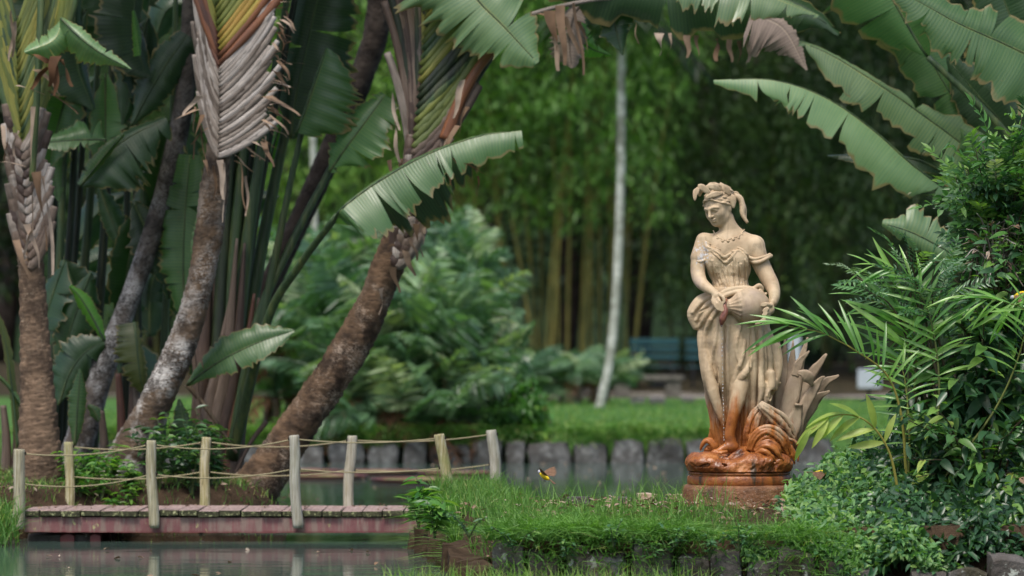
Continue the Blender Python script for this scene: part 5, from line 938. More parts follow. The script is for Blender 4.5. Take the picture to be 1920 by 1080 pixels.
def tree(px, Y, r_m, top, seed, nl):
    rg = np.random.default_rng(seed); x = W(px, 0, Y)[0]; z0 = height(np.array([[x, Y]]))[0] - .2; o = empty('forest_tree', (x, Y, z0), 'dark forest tree in the shade behind the bamboo', 'tree', 'forest trees behind the bamboo')
    P = spline([(x, Y, z0), (x + .3, Y, z0 + 4), (x - .2, Y + .3, z0 + 9), (x + .4, Y, z0 + top)], 16); parts = [tube(P, np.linspace(.42, .12, 16), 9)]
    for i in range(6):
        a = rg.uniform(0, 6.28); h_ = rg.uniform(3.5, 8); q = np.array([x, Y, z0 + h_]); e = q + np.array([math.cos(a) * r_m * .8, math.sin(a) * r_m * .8, rg.uniform(1.5, 4)]); parts.append(tube(spline([q, (q + e) / 2 + (0, 0, .6), e], 8), np.linspace(.16, .04, 8), 6))
    V, F = merge(parts); add('trunk', V, F, MAT['bark_dark'], o, rnd=np.ones(len(V)))
    n = nl // 16; u = unit(rg.normal(0, 1, (n, 3))); rr = rg.random(n) ** .4; c = np.array([x, Y, z0 + top * .60]) + u * rr[:, None] * np.array([r_m, r_m * .9, top * .52]); c += .8 * np.stack([vnoise(c, .8, seed + i) for i in range(3)], -1)
    tone = np.clip(.22 + .25 * vnoise(c, .7, seed) + rg.normal(0, .1, n), 0, .9); V, F, rn = sprays(c, 16, .34, .13, .34, rg, .35, tone); add('crown', V, F, MAT['far_leaf'], o, rnd=rn, smooth=False)
for i, px in enumerate((-150, 130, 420, 760, 1050, 1330, 1560, 1800, 2080)): tree(px, 99 + (i * 7 % 5) * 2.2, 4.2 + (i % 3) * .5, 16 + (i % 4), 20 + i, 9000)
for i, px in enumerate((0, 290, 600, 900, 1190, 1450, 1700, 1950)): tree(px, 112 + (i * 3 % 4) * 1.8, 4.6, 19, 60 + i, 6500)

# slim palms on the lawn
def slim_palm(Y, pts, label, w, seed, fronds=True):
    rg = np.random.default_rng(seed); o = empty('slim_palm', W(pts[0][0], pts[0][1], Y), label, 'palm'); P = spline([W(x, y, Y) for x, y in pts], 90); k = np.arange(90); r = w / 2 / FPX * Y * (1 - .12 * k / 90) * (1 + .035 * (k % 2)); V, F = tube(P, r, 14, rough=.012); add('trunk', V, F, MAT['bark_white'], o, rnd=np.r_[np.repeat(np.where(k % 4 == 0, .12, 1.0), 14), 1, 1])
    top = P[-1]
    for i in range(16):
        a = i * 2.4; el = rg.uniform(-.1, .9); L = rg.uniform(1.3, 1.9); t = np.linspace(0, 1, 14); R_ = np.stack([top[0] + math.cos(a) * L * t * math.cos(el), top[1] + math.sin(a) * L * t * math.cos(el), top[2] + L * t * math.sin(el) - .95 * t ** 2.2], -1)
        parts = [tube(R_, np.linspace(.02, .005, 14), 5)]; V0, F0 = parts[0]; c = np.repeat(spline(R_, 26)[3:], 2, 0); T = unit(np.repeat(np.gradient(spline(R_, 26), axis=0)[3:], 2, 0)); S = unit(np.cross(T, [0, 0, 1.0])); sg = np.tile([1, -1], len(c) // 2)[:, None]; V1, F1 = leaf_quads(c, T * .6 + S * sg * .7 + np.array([0, 0, -.35]), .42, .05, rg)
        add('frond', *merge([(V0, F0), (V1, F1)]), MAT['palm_leaf'] if fronds else MAT['far_leaf'], o)
slim_palm(62, [(1123, 768), (1131, 735), (1141, 690), (1152, 600), (1159, 480), (1164, 330), (1165, 200), (1165, 90), (1164, 30)], 'slim white-trunked palm curving up from the lawn', 17, 3, False)
slim_palm(58, [(592, 775), (588, 600), (590, 420), (586, 240), (584, 60), (584, -120)], 'slim pale palm trunk seen through the dark leaning palm', 13, 4, False)

# benches beyond the lawn
g = G('teal_paint'); MAT['teal'] = g.done(g.bsdf(g.ramp(g.noise(5, 4), [(.3, (.006, .04, .05)), (.7, (.011, .065, .075))]), .5, .4)); g = G('cast_iron'); MAT['iron'] = g.done(g.bsdf((.012, .013, .014), .6, .4))
plain('bench_stone', (.07, .065, .055), (.15, .14, .12), 8, .9, .2)
b0 = W(1216, 746, 72.5); b0[2] = height(np.array([b0[:2]]))[0]; sb = empty('stone_bench', b0, 'dark stone slab bench on two block legs by the path', 'bench')
add('slab', *stone_vf(b0 + (0, 0, .40), (1.38, .46, .10), 2, .05), MAT['bench_stone'], sb)
for dx in (-.50, .46): add('leg', *stone_vf(b0 + (dx, 0, .17), (.30, .36, .38), 4 + dx, .08), MAT['bench_stone'], sb)
for i, (pxc, wm, lb) in enumerate(((1228, 1.02, 'teal slatted park bench beside the slim white palm trunk'), (1333, 1.05, 'teal slatted park bench mostly hidden behind the statue'))):
    b0 = W(pxc, 0, 80); b0[2] = height(np.array([b0[:2]]))[0]; tb = empty('park_bench', b0, lb, 'bench', 'teal benches under the bamboo')
    for z, y, h_ in ((.98, .30, .13), (.82, .27, .10), (.66, .25, .09)): add('back_slat', *box_vf(b0 + (0, y, z), (wm, .03, h_), bevel=.006), MAT['teal'], tb, smooth=False)
    for y in (-.18, -.05, .08, .20): add('seat_slat', *box_vf(b0 + (0, y, .46), (wm, .10, .03), bevel=.006), MAT['teal'], tb, smooth=False)
    for s in (-1, 1):
        x = b0[0] + s * wm * .36; add('side_frame', *merge([tube(spline([(x, b0[1] - .22, b0[2] - .03), (x, b0[1] - .2, b0[2] + .44), (x, b0[1] + .2, b0[2] + .44), (x, b0[1] + .335, b0[2] + 1.0)], 22), .022, 6), tube([(x, b0[1] + .24, b0[2] - .03), (x, b0[1] + .2, b0[2] + .44)], .022, 6)]), MAT['iron'], tb)
plain('white_board', (.34, .38, .44), (.45, .49, .55), 3, .5, .3)
for pxc, pyc, wd, hh, lb in ((1490, 655, 22, 50, 'small white board on a post behind the carved reeds'), (1630, 710, 44, 36, 'low white board on a post behind the palm fronds')):  # boards and posts made up for two unidentified pale patches
    b0 = W(pxc, 0, 70.5); b0[2] = height(np.array([b0[:2]]))[0]; nb = empty('post_board', b0, lb, 'sign'); c = W(pxc, pyc, 70.5); V, F = box_vf(c, (wd / FPX * 70.5, .04, hh / FPX * 70.5), bevel=.008); add('board', V, F, MAT['white_board'], nb, smooth=False)
    V, F = tube([b0 + (0, .05, -.05), np.array([c[0], b0[1] + .05, c[2]])], .03, 8); add('post', V, F, MAT['iron'], nb)
for i, (pxc, pyc, w) in enumerate([(1110, 742, .34), (1085, 746, .22), (1196, 756, .26), (1232, 757, .30), (1290, 754, .22), (1010, 752, .24), (1240, 738, .5)]):
    Y = FPX * .985 / (pyc - HY); p_ = W(pxc, pyc, Y); p_[2] = height(np.array([p_[:2]]))[0] + w * .12; o = add('edging_rock', *stone_vf(p_, (w, w * .7, w * .5), i, .2), MAT['wall_stone'])
    tag(o, 'pale rock edging the far lawn beside the path', 'rock', 'rocks along the path')

# ferns
def frond_mesh(name, seed, arch, npair=32, wid=.25, mat='fern', pin=.033):
    rg = np.random.default_rng(seed); t = np.linspace(0, 1, 16); P = np.stack([t * (1 - .12 * arch * t), .04 * np.sin(t * 3 + seed), arch * (.55 * t - .75 * t ** 2)], -1); V0, F0 = tube(P, np.linspace(.011, .003, 16), 4); Q = spline(P, npair + 4)[3:-1]; T = unit(np.gradient(Q, axis=0)); S = unit(np.cross(T, [0, 0, 1.0])); s = np.linspace(0, 1, len(Q))
    ln = wid * np.sin(np.pi * (.12 + .86 * s)) ** .7 + .02; C = np.vstack([Q, Q]); Dv = np.vstack([S * .9 + T * .42, -S * .9 + T * .42]) + np.array([0, 0, -.22]) + rg.normal(0, .07, (2 * len(Q), 3)); V1, F1 = leaf_quads(C, Dv, np.r_[ln, ln] * rg.uniform(.85, 1.1, 2 * len(Q)), pin, rg, .2)
    V, F = merge([(V0, F0), (V1, F1)]); me = mesh_np(name, V, F, smooth=False); me.materials.append(MAT[mat]); return me
FROND = [frond_mesh('frond', i, a) for i, a in enumerate((.3, .6, .9, 1.3))]; FROND_DRY = [frond_mesh('dry_frond', 9, 1.3, 16, .2, 'brown_frond')]; FROND_WIDE = [frond_mesh('frond', 20 + i, a, 22, .32, 'fern', .052) for i, a in enumerate((.2, .5, .9))]
def fern(name, crown_p, ground, n, L, label, cat, group, seed, meshes=FROND, dry=2, el=(.1, 1.2), stem=True):
    rg = random.Random(seed); el = (.15, 1.35) if el == (.1, 1.2) else el; o = empty(name, ground, label, cat, group); cp = Vector(tuple(crown_p)) - Vector(tuple(ground))
    if stem: P = spline([np.array(ground) - (0, 0, .08), (np.array(ground) + crown_p) / 2 + (.03, 0, 0), crown_p], 9); V, F = tube(P, np.linspace(.06, .05, 9), 8, rough=.1); add('stem', V, F, MAT['twig'], o)
    for i in range(n + dry):
        d = i >= n; me = rg.choice(FROND_DRY if d else meshes); f = bpy.data.objects.new(me.name, me); COL.objects.link(f); f.parent = o; f.location = cp; e = rg.uniform(-.9, -.3) if d else rg.uniform(*el); k = L * rg.uniform(.75, 1.15); f.rotation_euler = (rg.uniform(-.9, .9), -e, i * 2.399 + rg.uniform(-.2, .2)); f.scale = (k, k, k); OFF[f] = OFF[o]
    return o
crowns = [(600, 575, 45.8, 'fern'), (560, 655, 45.4, 'fern'), (515, 730, 46.6, 'fern'), (676, 610, 45.6, 'cyc'), (720, 540, 46.3, 'fern'), (765, 640, 45.2, 'cyc'), (800, 560, 46.2, 'fern'), (852, 610, 45.4, 'fern'), (885, 520, 46.8, 'cyc'), (930, 570, 46.0, 'fern'), (935, 670, 45.2, 'fern'), (868, 700, 44.9, 'cyc'), (800, 735, 44.9, 'fern'), (705, 735, 44.9, 'fern'), (640, 700, 45.0, 'fern'), (905, 775, 44.7, 'fern'), (765, 480, 47.2, 'fern'), (625, 500, 47.0, 'cyc'), (540, 560, 47.4, 'fern'), (850, 440, 47.6, 'fern'), (700, 460, 48.0, 'cyc'), (960, 800, 44.7, 'fern'), (760, 800, 44.75, 'fern'), (660, 800, 44.8, 'fern'), (940, 490, 47.4, 'fern'), (575, 470, 48.5, 'cyc'), (985, 610, 46.4, 'fern'), (655, 440, 48.6, 'fern'), (975, 700, 45.4, 'cyc'), (500, 620, 47.8, 'fern'), (905, 430, 48.4, 'cyc')]
for i, (x, y, Y, kd) in enumerate(crowns):
    if i % 5 == 1: continue
    x = x - 50 if x > 890 else x; y = y + 95 if y < 480 else (y + 60 if y < 600 else y + 15)
    c = W(x, y, Y); gr = c.copy(); gr[2] = height(np.array([c[:2]]))[0]
    fern('pond_fern' if kd == 'fern' else 'cycad', c, gr, 17, R.uniform(1.0, 1.5) if x < 820 else R.uniform(.75, 1.0), 'green fern with arching feathery fronds in the thicket on the far pond edge' if kd == 'fern' else 'cycad with stiff wide leaflets in the thicket on the far pond edge', 'fern' if kd == 'fern' else 'cycad', 'ferns of the pond-edge thicket' if kd == 'fern' else 'cycads of the pond-edge thicket', i, FROND if kd == 'fern' else FROND_WIDE, 6 if y > 690 else 2)
for i, (x, y) in enumerate([(990, 712), (1020, 708), (1050, 712), (1082, 706), (1110, 714), (965, 722), (1000, 736), (1135, 712), (940, 716)]):
    Y = 66 + (i % 3); c = W(x, y, Y); gr = c.copy(); gr[2] = height(np.array([c[:2]]))[0]; c[2] = max(c[2], gr[2] + .05); fern('bed_fern', c, gr, 14, .85, 'low pale fern in the bed below the yellow bamboo', 'fern', 'ferns in the bed by the lawn', 100 + i, FROND, 2, (.0, .9))
def bush(name, label, cat, cx, cy, Y, rx, ry, n, L, Wd, mat, seed, group=None, ryd=.6):
    rg = np.random.default_rng(seed); c0 = W(cx, cy, Y); gr = np.array([c0[0], Y, height(np.array([c0[:2]]))[0]]); o = empty(name, gr, label, cat, group); S = Y / FPX; u = unit(rg.normal(0, 1, (n // 10, 3))); r_ = rg.random(n // 10) ** .35; c = c0 + u * r_[:, None] * np.array([rx * S, ryd, ry * S]); c += .12 * np.stack([vnoise(c, 3, seed + i) for i in range(3)], -1)
    tone = np.clip(.4 + .3 * vnoise(c, 2.5, seed) + rg.normal(0, .12, len(c)), 0, .98); k = len(c) * 10; C = np.repeat(c, 10, 0) + rg.normal(0, .08, (k, 3)); V, F = leaf_six(C, rg.normal(0, .8, (k, 3)) + np.array([0, -.4, .1]), L * rg.uniform(.6, 1.2, k), Wd * rg.uniform(.7, 1.2, k), rg); keep = np.repeat(C[:, 2] > gr[2] - .3, 8)
    add('foliage', V, F, MAT[mat], o, rnd=np.repeat(np.clip(np.repeat(tone, 10) + rg.normal(0, .08, k), 0, .99), 8), smooth=False)
    parts = [tube(spline([gr - (0, 0, .1), (gr + q) / 2 + (0, 0, .1), q], 7), np.linspace(.03, .006, 7), 5) for q in c[:12]]; tag(add('stems', *merge(parts), MAT['twig'], o), kind='stuff')
bush('leafy_bush', 'dense dark bush filling the fern thicket behind the stout leaning palm', 'bush', 690, 670, 49, 170, 130, 4000, .16, .06, 'shrub_leaf', 1); bush('leafy_bush', 'dense bush at the water edge under the arching ferns', 'bush', 850, 720, 48, 100, 110, 2200, .14, .055, 'shrub_leaf', 2)
bush('leafy_bush', 'light green trailing bush hanging over the far stone wall', 'bush', 960, 790, 44.8, 50, 60, 2200, .11, .05, 'bright_leaf', 3, ryd=.25); bush('leafy_bush', 'grey-green leafy bush behind the leaning stalks', 'bush', 560, 560, 50, 120, 130, 5000, .15, .06, 'herb_leaf', 4)
bush('leafy_bush', 'bright low bush under the leaning trunk across the water', 'bush', 590, 810, 45.6, 60, 40, 1800, .11, .05, 'bright_leaf', 5, ryd=.3); bush('leafy_bush', 'dark understorey bush below the bamboo by the benches', 'bush', 1420, 660, 92, 160, 50, 3500, .22, .09, 'far_leaf', 6, ryd=2)
bush('leafy_bush', 'low green bush at the foot of the yellow bamboo', 'bush', 1060, 690, 80, 160, 22, 3500, .22, .06, 'shrub_leaf', 7, ryd=1.2)
# ------------------------------------------------------------------ planting at the right: areca palm, shrubs, ground cover
def leaf_shape(name, mat, wid, droop, fold, tip=.0, n=7, seed=0):
    """one pointed leaf, length 1 along +X, folded on its midrib"""
    t = np.linspace(0, 1, n); w = wid / 2 * np.sin(np.pi * np.clip(t, 0, 1) ** (.72 + tip)) ** .8; w[0] = .012; w[-1] = .002; z = -droop * t ** 2 + .04 * np.sin(t * 3 + seed); V = []
    for i in range(n): V += [(t[i], w[i], z[i] + fold * w[i]), (t[i], 0, z[i]), (t[i], -w[i], z[i] + fold * w[i] * .8)]
    me = mesh_np(name, np.array(V), grid_faces(n, 3), rnd=np.zeros(3 * n)); me.materials.append(MAT[mat]); return me
def place(name, me, parent, p, d, up, L, roll=0.0):
    x = Vector(d).normalized(); u = Vector(up); y = u.cross(x); y = y.normalized() if y.length > 1e-4 else Vector((0, 1, 0)); z = x.cross(y); M_ = Matrix((x, y, z)).transposed()
    if roll: M_ = M_ @ Matrix.Rotation(roll, 3, 'X')
    o = bpy.data.objects.new(name, me); COL.objects.link(o); o.parent = parent; OFF[o] = OFF[parent]; M4 = M_.to_4x4(); M4.translation = Vector(tuple(np.array(p) - OFF[parent])); o.matrix_local = M4 @ Matrix.Diagonal((L, L, L, 1)); return o
def sprig_mesh(name, mat, n=6, seed=0, wid=.16, ll=.34):
    """a small compound leaf: stalk with paired leaflets, length 1"""
    rg = np.random.default_rng(seed); t = np.linspace(.15, 1, n); P = np.stack([np.linspace(0, 1, 10), 0 * np.linspace(0, 1, 10), .18 * np.sin(np.linspace(0, 1, 10) * 2.4) - .2 * np.linspace(0, 1, 10) ** 2], -1); V0, F0 = tube(P, np.linspace(.012, .004, 10), 4); C, D_ = [], []
    for i, u in enumerate(t):
        p = np.array([u, 0, np.interp(u, P[:, 0], P[:, 2])])
        for s in (-1, 1): C.append(p); D_.append((.55, s * .8, .12 + rg.normal(0, .12)))
    C.append(P[-1]); D_.append((1, 0, -.2)); V1, F1 = leaf_six(np.array(C), np.array(D_), ll * np.r_[np.repeat(np.interp(t, [.15, .5, 1], [.8, 1, .75]), 2), .9], wid * .7, rg, None, .18, .25); V, F = merge([(V0, F0), (V1, F1)]); me = mesh_np(name, V, F, smooth=False); me.materials.append(MAT[mat]); return me
OV = {m: [leaf_shape('leaf', m, .38, d, .35, seed=i) for i, d in enumerate((.1, .25, .4))] for m in ('shrub_leaf', 'bright_leaf', 'lime_leaf', 'herb_leaf', 'dry_leaf')}
SPR = [sprig_mesh('compound_leaf', m, 6, i) for i, m in enumerate(('shrub_leaf', 'bright_leaf', 'fern', 'bright_leaf'))]
SPR_FINE = [sprig_mesh('compound_leaf', 'fern', 11, 7, .07, .20), sprig_mesh('compound_leaf', 'herb_leaf', 10, 8, .08, .22)]
def shrub(name, label, cat, base, targets, kind, size, per, seed, mats, stem='twig', t0=.4, Yj=.35, droop=.25, maxn=300, inner=0, innermat='shrub_leaf', isz=.09, sag=.10):
    rg = random.Random(seed); b = W(*base); o = empty(name, b, label, cat); cnt = 0; C, Dv = [], []
    for (x, y, Y) in targets:
        e = W(x, y, Y); m = (b + e) / 2 + np.array([0, 0, sag + .12 * np.linalg.norm(e - b)]); Q = spline([b + (rg.uniform(-.15, .15), rg.uniform(-.1, .2), 0), m, e], 18); V, F = tube(Q, np.linspace(.011, .0025, 18), 5); add('branch', V, F, MAT[stem], o); T = unit(np.gradient(Q, axis=0))
        for j in range(per):
            u = t0 + (1 - t0) * (j + rg.random() * .6) / per; i = min(17, int(u * 17)); p = Q[i] + (Q[min(17, i + 1)] - Q[i]) * (u * 17 - i); sd = np.cross(T[i], [0, 0, 1.0]); sd = sd / (np.linalg.norm(sd) + 1e-6) * (1 if j % 2 else -1); d = T[i] * rg.uniform(.3, .9) + sd * rg.uniform(.5, 1.0) + np.array([0, -.25, -droop * rg.uniform(.4, 1.6)])
            if j == per - 1: d = T[i] + np.array([0, -.1, -droop * .6])
            if cnt < maxn:
                me = rg.choice(SPR if kind == 'sprig' else (SPR_FINE if kind == 'fine' else OV[rg.choices([m_[0] for m_ in mats], [m_[1] for m_ in mats])[0]])); place('leaf', me, o, p, d, (rg.uniform(-.4, .4), -.55 + rg.uniform(-.3, .3), 1), size * Y / FPX * rg.uniform(.65, 1.2), rg.uniform(-.4, .4)); cnt += 1
            else: C.append(p); Dv.append(d)
        for q in range(inner): i = rg.randrange(6, 18); C.append(Q[i] + np.array([rg.gauss(0, .07), abs(rg.gauss(0, .12)) + .03, rg.gauss(0, .07)])); Dv.append((rg.gauss(0, 1), rg.gauss(-.4, .6), rg.gauss(-.2, .6)))
    if C:
        C = np.array(C); k = len(C); rgn = np.random.default_rng(seed); V, F = leaf_six(C, np.array(Dv), isz * rgn.uniform(.6, 1.2, k), isz * .38 * rgn.uniform(.7, 1.2, k), rgn); tag(add('foliage', V, F, MAT[innermat], o, rnd=np.repeat(rgn.beta(1.5, 2.5, k), 8), smooth=False), kind='stuff')
    return o
def targets(n, x0, x1, y0, y1, Y0, Y1, seed, cond=None):
    rg = random.Random(seed); out = []
    while len(out) < n:
        x, y = rg.uniform(x0, x1), rg.uniform(y0, y1)
        if cond is None or cond(x, y): out.append((x, y, rg.uniform(Y0, Y1)))
    return out
ledge = lambda x, y: x > np.interp(y, [230, 300, 340, 400, 450, 560, 640, 760, 900, 1000], [1880, 1800, 1780, 1785, 1800, 1740, 1690, 1680, 1660, 1680])
shrub('feathery_shrub', 'bright feathery-leaved shrub crowning the planting under the arching palm leaves', 'shrub', (1880, 760, 23.3), targets(48, 1720, 1960, 215, 450, 22.6, 23.4, 1, ledge), 'sprig', 82, 6, 1, [], t0=.55, droop=.15, inner=26, innermat='herb_leaf', isz=.10)
shrub('vine_tangle', 'tangle of small-leaved vines and dry twigs below the feathery shrub crown', 'vine', (1890, 800, 23.2), targets(44, 1700, 1960, 400, 600, 22.3, 22.9, 2, ledge), 'ovate', 38, 7, 2, [('herb_leaf', 5), ('shrub_leaf', 3), ('bright_leaf', 4), ('lime_leaf', .6)], t0=.45, inner=30, innermat='herb_leaf', isz=.075)
shrub('glossy_shrub', 'dark glossy broad-leaved shrub with drooping twigs beside the areca palm', 'shrub', (1850, 960, 23.0), targets(38, 1670, 1960, 570, 790, 22.3, 22.9, 3, ledge), 'ovate', 56, 8, 3, [('shrub_leaf', 7), ('herb_leaf', 4), ('bright_leaf', 1.5)], t0=.4, droop=.7, inner=34, innermat='shrub_leaf', isz=.13)
shrub('ficus_shrub', 'low shrub with oval green and yellowing leaves above the slab wall', 'shrub', (1830, 1030, 22.6), targets(40, 1650, 1960, 760, 1010, 21.9, 22.5, 4, ledge), 'ovate', 44, 7, 4, [('shrub_leaf', 7), ('bright_leaf', 3), ('lime_leaf', .8), ('dry_leaf', .4)], t0=.4, droop=.35, inner=34, innermat='shrub_leaf', isz=.11)
shrub('mimosa_sprays', 'fine feathery sprays in front of the areca palm fronds', 'shrub', (1740, 760, 22.6), targets(12, 1590, 1780, 470, 560, 22.3, 22.7, 5), 'fine', 90, 4, 5, [], t0=.6, droop=.1)
# dry twigs in the tangle
tw = shrub('dry_twig_tangle', 'pile of dry grey vine twigs caught in the shrubs', 'twigs', (1860, 560, 22.9), targets(34, 1790, 1950, 400, 540, 22.4, 22.8, 6), 'ovate', 26, 1, 6, [('dry_leaf', 1)], stem='sheath_dry', t0=.6)
# areca palm
LF = [leaf_shape('leaflet', m, w, d, .5, .25, 9, i) for i, (m, w, d) in enumerate((('palm_leaf', .085, .10), ('palm_leaf', .09, .28), ('palm_leaf', .08, .45)))]; LFL = [leaf_shape('leaflet', 'lime_leaf', .21, d, .4, .2, 8, i) for i, d in enumerate((.1, .3))]
ap = empty('areca_palm', W(1680, 985, 22.7), 'areca palm with arching light green fronds reaching in front of the statue', 'palm')
def frond(Y, pts, n, Lpx, spread, meshes, seed, taper=(.7, 1, .9, .6), t0=.18, down=.15, pitch=0.0, sides=(1, -1), lean=-.1, low0=0.0):
    rg = random.Random(seed); P = spline([W(p[0], p[1], Y + (p[2] if len(p) > 2 else 0)) for p in pts], 40); V, F = tube(P, np.linspace(.011, .002, 40), 6); f = add('frond', V, F, MAT['sheath_green'], ap); T = unit(np.gradient(P, axis=0))
    for j in range(n):
        u = t0 + (1 - t0) * j / (n - 1); i = min(39, int(u * 39)); t = T[i]; s = np.array([-t[2], 0, t[0]])
        for sg in sides:
            if rg.random() < .05 or (sg > 0 and u < low0): continue
            a = np.interp(u, [t0, 1], [spread, spread * .35]); d = t * math.cos(a) + s * sg * math.sin(a) + np.array([0, lean + rg.gauss(0, .16), -down + pitch]); place('leaflet', rg.choice(meshes), f, P[i], d, (0, -1 if sg * s[2] <= 0 else -.6, .6), Lpx * np.interp(u, np.linspace(t0, 1, len(taper)), taper) * Y / FPX * rg.uniform(.88, 1.1), rg.uniform(-.5, .5))
    return f
frond(22.3, [(1700, 900), (1690, 780, -.05), (1662, 702, -.1), (1600, 655, -.2), (1570, 638, -.22), (1534, 622, -.25), (1478, 612, -.28)], 17, 98, .95, LF, 1, (.75, .95, 1.0, 1.0), .45, .12, low0=.82)
frond(22.5, [(1690, 950), (1700, 800), (1702, 640), (1690, 540)], 13, 135, 1.25, LF, 2, (.7, 1, 1, .9), .55, -.05, .05)
frond(22.6, [(1690, 950), (1712, 760), (1715, 640), (1670, 580), (1625, 560)], 15, 84, .9, LF, 3, (.8, 1, 1, .8), .45, .2)
frond(22.6, [(1690, 960), (1730, 800), (1745, 690), (1710, 640), (1665, 640)], 14, 80, .9, LF, 4, (.8, 1, .9, .7), .4, .3)
frond(22.3, [(1720, 960), (1870, 760, .05), (1925, 600, -.05), (1880, 566, -.1), (1812, 556, -.14)], 15, 80, .9, LF, 5, (.8, 1, 1, .9), .58, .35)
frond(22.4, [(1720, 960), (1760, 760), (1745, 600), (1700, 520), (1640, 500)], 14, 90, 1.0, LF, 6, (.8, 1, .9, .7), .5, .1)
frond(22.1, [(1690, 960), (1668, 850, -.05), (1625, 790, -.1), (1570, 778, -.14), (1520, 806, -.16)], 6, 74, .7, LFL, 7, (.9, 1, 1, .95), .45, .45)
frond(22.4, [(1700, 960), (1705, 830), (1700, 740), (1690, 690), (1668, 690)], 12, 76, .9, LF, 8, (.7, 1, 1, .7), .45, .5)
frond(22.3, [(1930, 800), (1965, 560), (1930, 545), (1890, 580)], 8, 74, .8, LF, 9, (.8, 1, 1, .9), .6, .7)
for x in (1672, 1690, 1705): V, F = tube(spline([W(x - 4, 1000, 22.6), W(x, 930, 22.6), W(x + 4, 850, 22.6)], 10), np.linspace(.022, .014, 10), 8); add('cane', V, F, MAT['sheath_green'], ap)
# low palm seedling leaves, ground cover, wisps
rgq = np.random.default_rng(5)
def cover(name, label, n, xr, prof, L, Wd, mat, seed, Yr=(21.35, 23.2), thick=.12):
    """carpet of small leaves over a bank whose top line in the picture is prof(px)"""
    rg = np.random.default_rng(seed); px = rg.uniform(*xr, n); v = rg.random(n) ** .8; top = prof(px); bot = 1060 + 25 * np.sin(px * .04); py = top + (bot - top) * v + rg.normal(0, 9, n); Y = np.interp(v, [0, .55, .75, 1], [Yr[1], Yr[0] + .35, Yr[0] - .02, Yr[0] - .16]) + rg.normal(0, .05, n); c = np.stack([(px - 960) / FPX * Y, Y, CAMZ + (HY - py) / FPX * Y], -1); m = vnoise(c, 3.5, seed) + rg.normal(0, .3, n) > -.55 - .0 * v; m &= (v < .72) | (vnoise(c, 6, seed + 3) + rg.normal(0, .25, n) > -.4); c = c[m]; k = len(c)
    m2 = np.hypot(c[:, 0] - (1388 - 960) * SS, c[:, 1] - SY) > .37; c = c[m2]; k = len(c); tone = np.clip(.42 + .25 * vnoise(c, 4, seed + 1) + rg.normal(0, .15, k), 0, .99); C = c - np.array([0, 0, 1]) * 0; V, F = leaf_six(C, rg.normal(0, .7, (k, 3)) + np.array([0, -.5, .05]), L * rg.uniform(.5, 1.3, k), Wd * rg.uniform(.7, 1.2, k), rg, np.array([0, -.5, .9])); tag(add(name, V, F, MAT[mat], None, rnd=np.repeat(tone, 8), smooth=False), label, 'ground cover', kind='stuff')
topl = lambda x: np.interp(x, [1390, 1440, 1480, 1520, 1560, 1620, 1680, 1760, 1940], [985, 955, 905, 885, 850, 830, 850, 900, 940])
cover('ground_cover', 'leafy green ground cover spilling down the bank beside the plinth', 9000, (1395, 1760), topl, .058, .028, 'herb_leaf', 1); cover('ground_cover', 'bright small-leaved creeper among the ground cover by the plinth', 3200, (1400, 1740), lambda x: topl(x) + 25, .042, .026, 'bright_leaf', 2); cover('ground_cover', 'dark low foliage under the shrubs above the slab wall', 5200, (1600, 1960), lambda x: np.interp(x, [1600, 1700, 1960], [820, 800, 820]), .085, .036, 'shrub_leaf', 3, (21.5, 23.4))
# ------------------------------------------------------------------ grass, weeds, lily pads, birds, rocks
def grass(name, X, Y, Z, H_, wd, lean, rg, mat='grass', tone=None, up=1.0):
    n = len(X); a = rg.uniform(0, 6.28, n); D_ = np.stack([np.cos(a), np.sin(a) * .8, np.zeros(n)], -1); S = np.stack([-np.sin(a), np.cos(a), np.zeros(n)], -1) * .3 + np.array([1, 0, 0]) * .8; S = unit(S + rg.normal(0, .3, (n, 3))); B_ = np.stack([X, Y, Z], -1); rows = []
    for t in (0, .4, .75, 1.0):
        P = B_ + D_ * (lean * H_ * t ** 2)[:, None] + np.array([0, 0, 1.0]) * (H_ * (t * up - np.minimum(lean, 2.5) * .34 * t ** 2.4))[:, None]; w = (wd * (1 - t ** 1.6) + .0004)[:, None]; rows += [P - S * w / 2, P + S * w / 2]
    V = np.stack(rows, 1).reshape(-1, 3); b = np.arange(n)[:, None] * 8; F = np.concatenate([b + np.array([[0, 1, 3, 2]]), b + np.array([[2, 3, 5, 4]]), b + np.array([[4, 5, 7, 6]])], 1).reshape(-1, 4)
    return V, F, np.repeat(np.clip(rg.beta(2, 2.2, n) if tone is None else tone, 0, .999), 8)
rg = np.random.default_rng(77)
def bank_points(n, x0, x1, y0, y1, poly, margin=0.0):
    P = np.stack([rg.uniform(x0, x1, n), rg.uniform(y0, y1, n)], -1); return P[poly_sd(P, poly) > margin]
# turf of the statue bank: short sward, long fringe over the wall
P = bank_points(23000, -.75, 2.0, 21.2, 27.3, RIGHT_BANK, .0); P = P[P[:, 0] < np.interp(P[:, 1], [21.2, 23, 24, 27], [1.35, 1.2, 1.6, 2.0]) + rg.normal(0, .12, len(P))]; cl = vnoise(np.c_[P, np.zeros(len(P))], 2.2, 4); m = (np.hypot(P[:, 0] - (1388 - 960) * SS, P[:, 1] - SY) > .355) & (cl + rg.normal(0, .35, len(P)) > -.55); P = P[m]; cl = cl[m]
h1 = np.clip(.07 + .065 * cl + rg.normal(0, .025, len(P)), .02, .24) * np.where(P[:, 0] < .12, 1.35, np.interp(P[:, 1], [21.3, 22.4, 24], [1.1, .8, .6])); V1 = grass('g', P[:, 0], P[:, 1], height(P) - .01, h1, rg.uniform(.003, .006, len(P)), rg.uniform(.1, .9, len(P)), rg, tone=np.clip(.45 + .2 * cl + rg.normal(0, .18, len(P)), 0, .97))
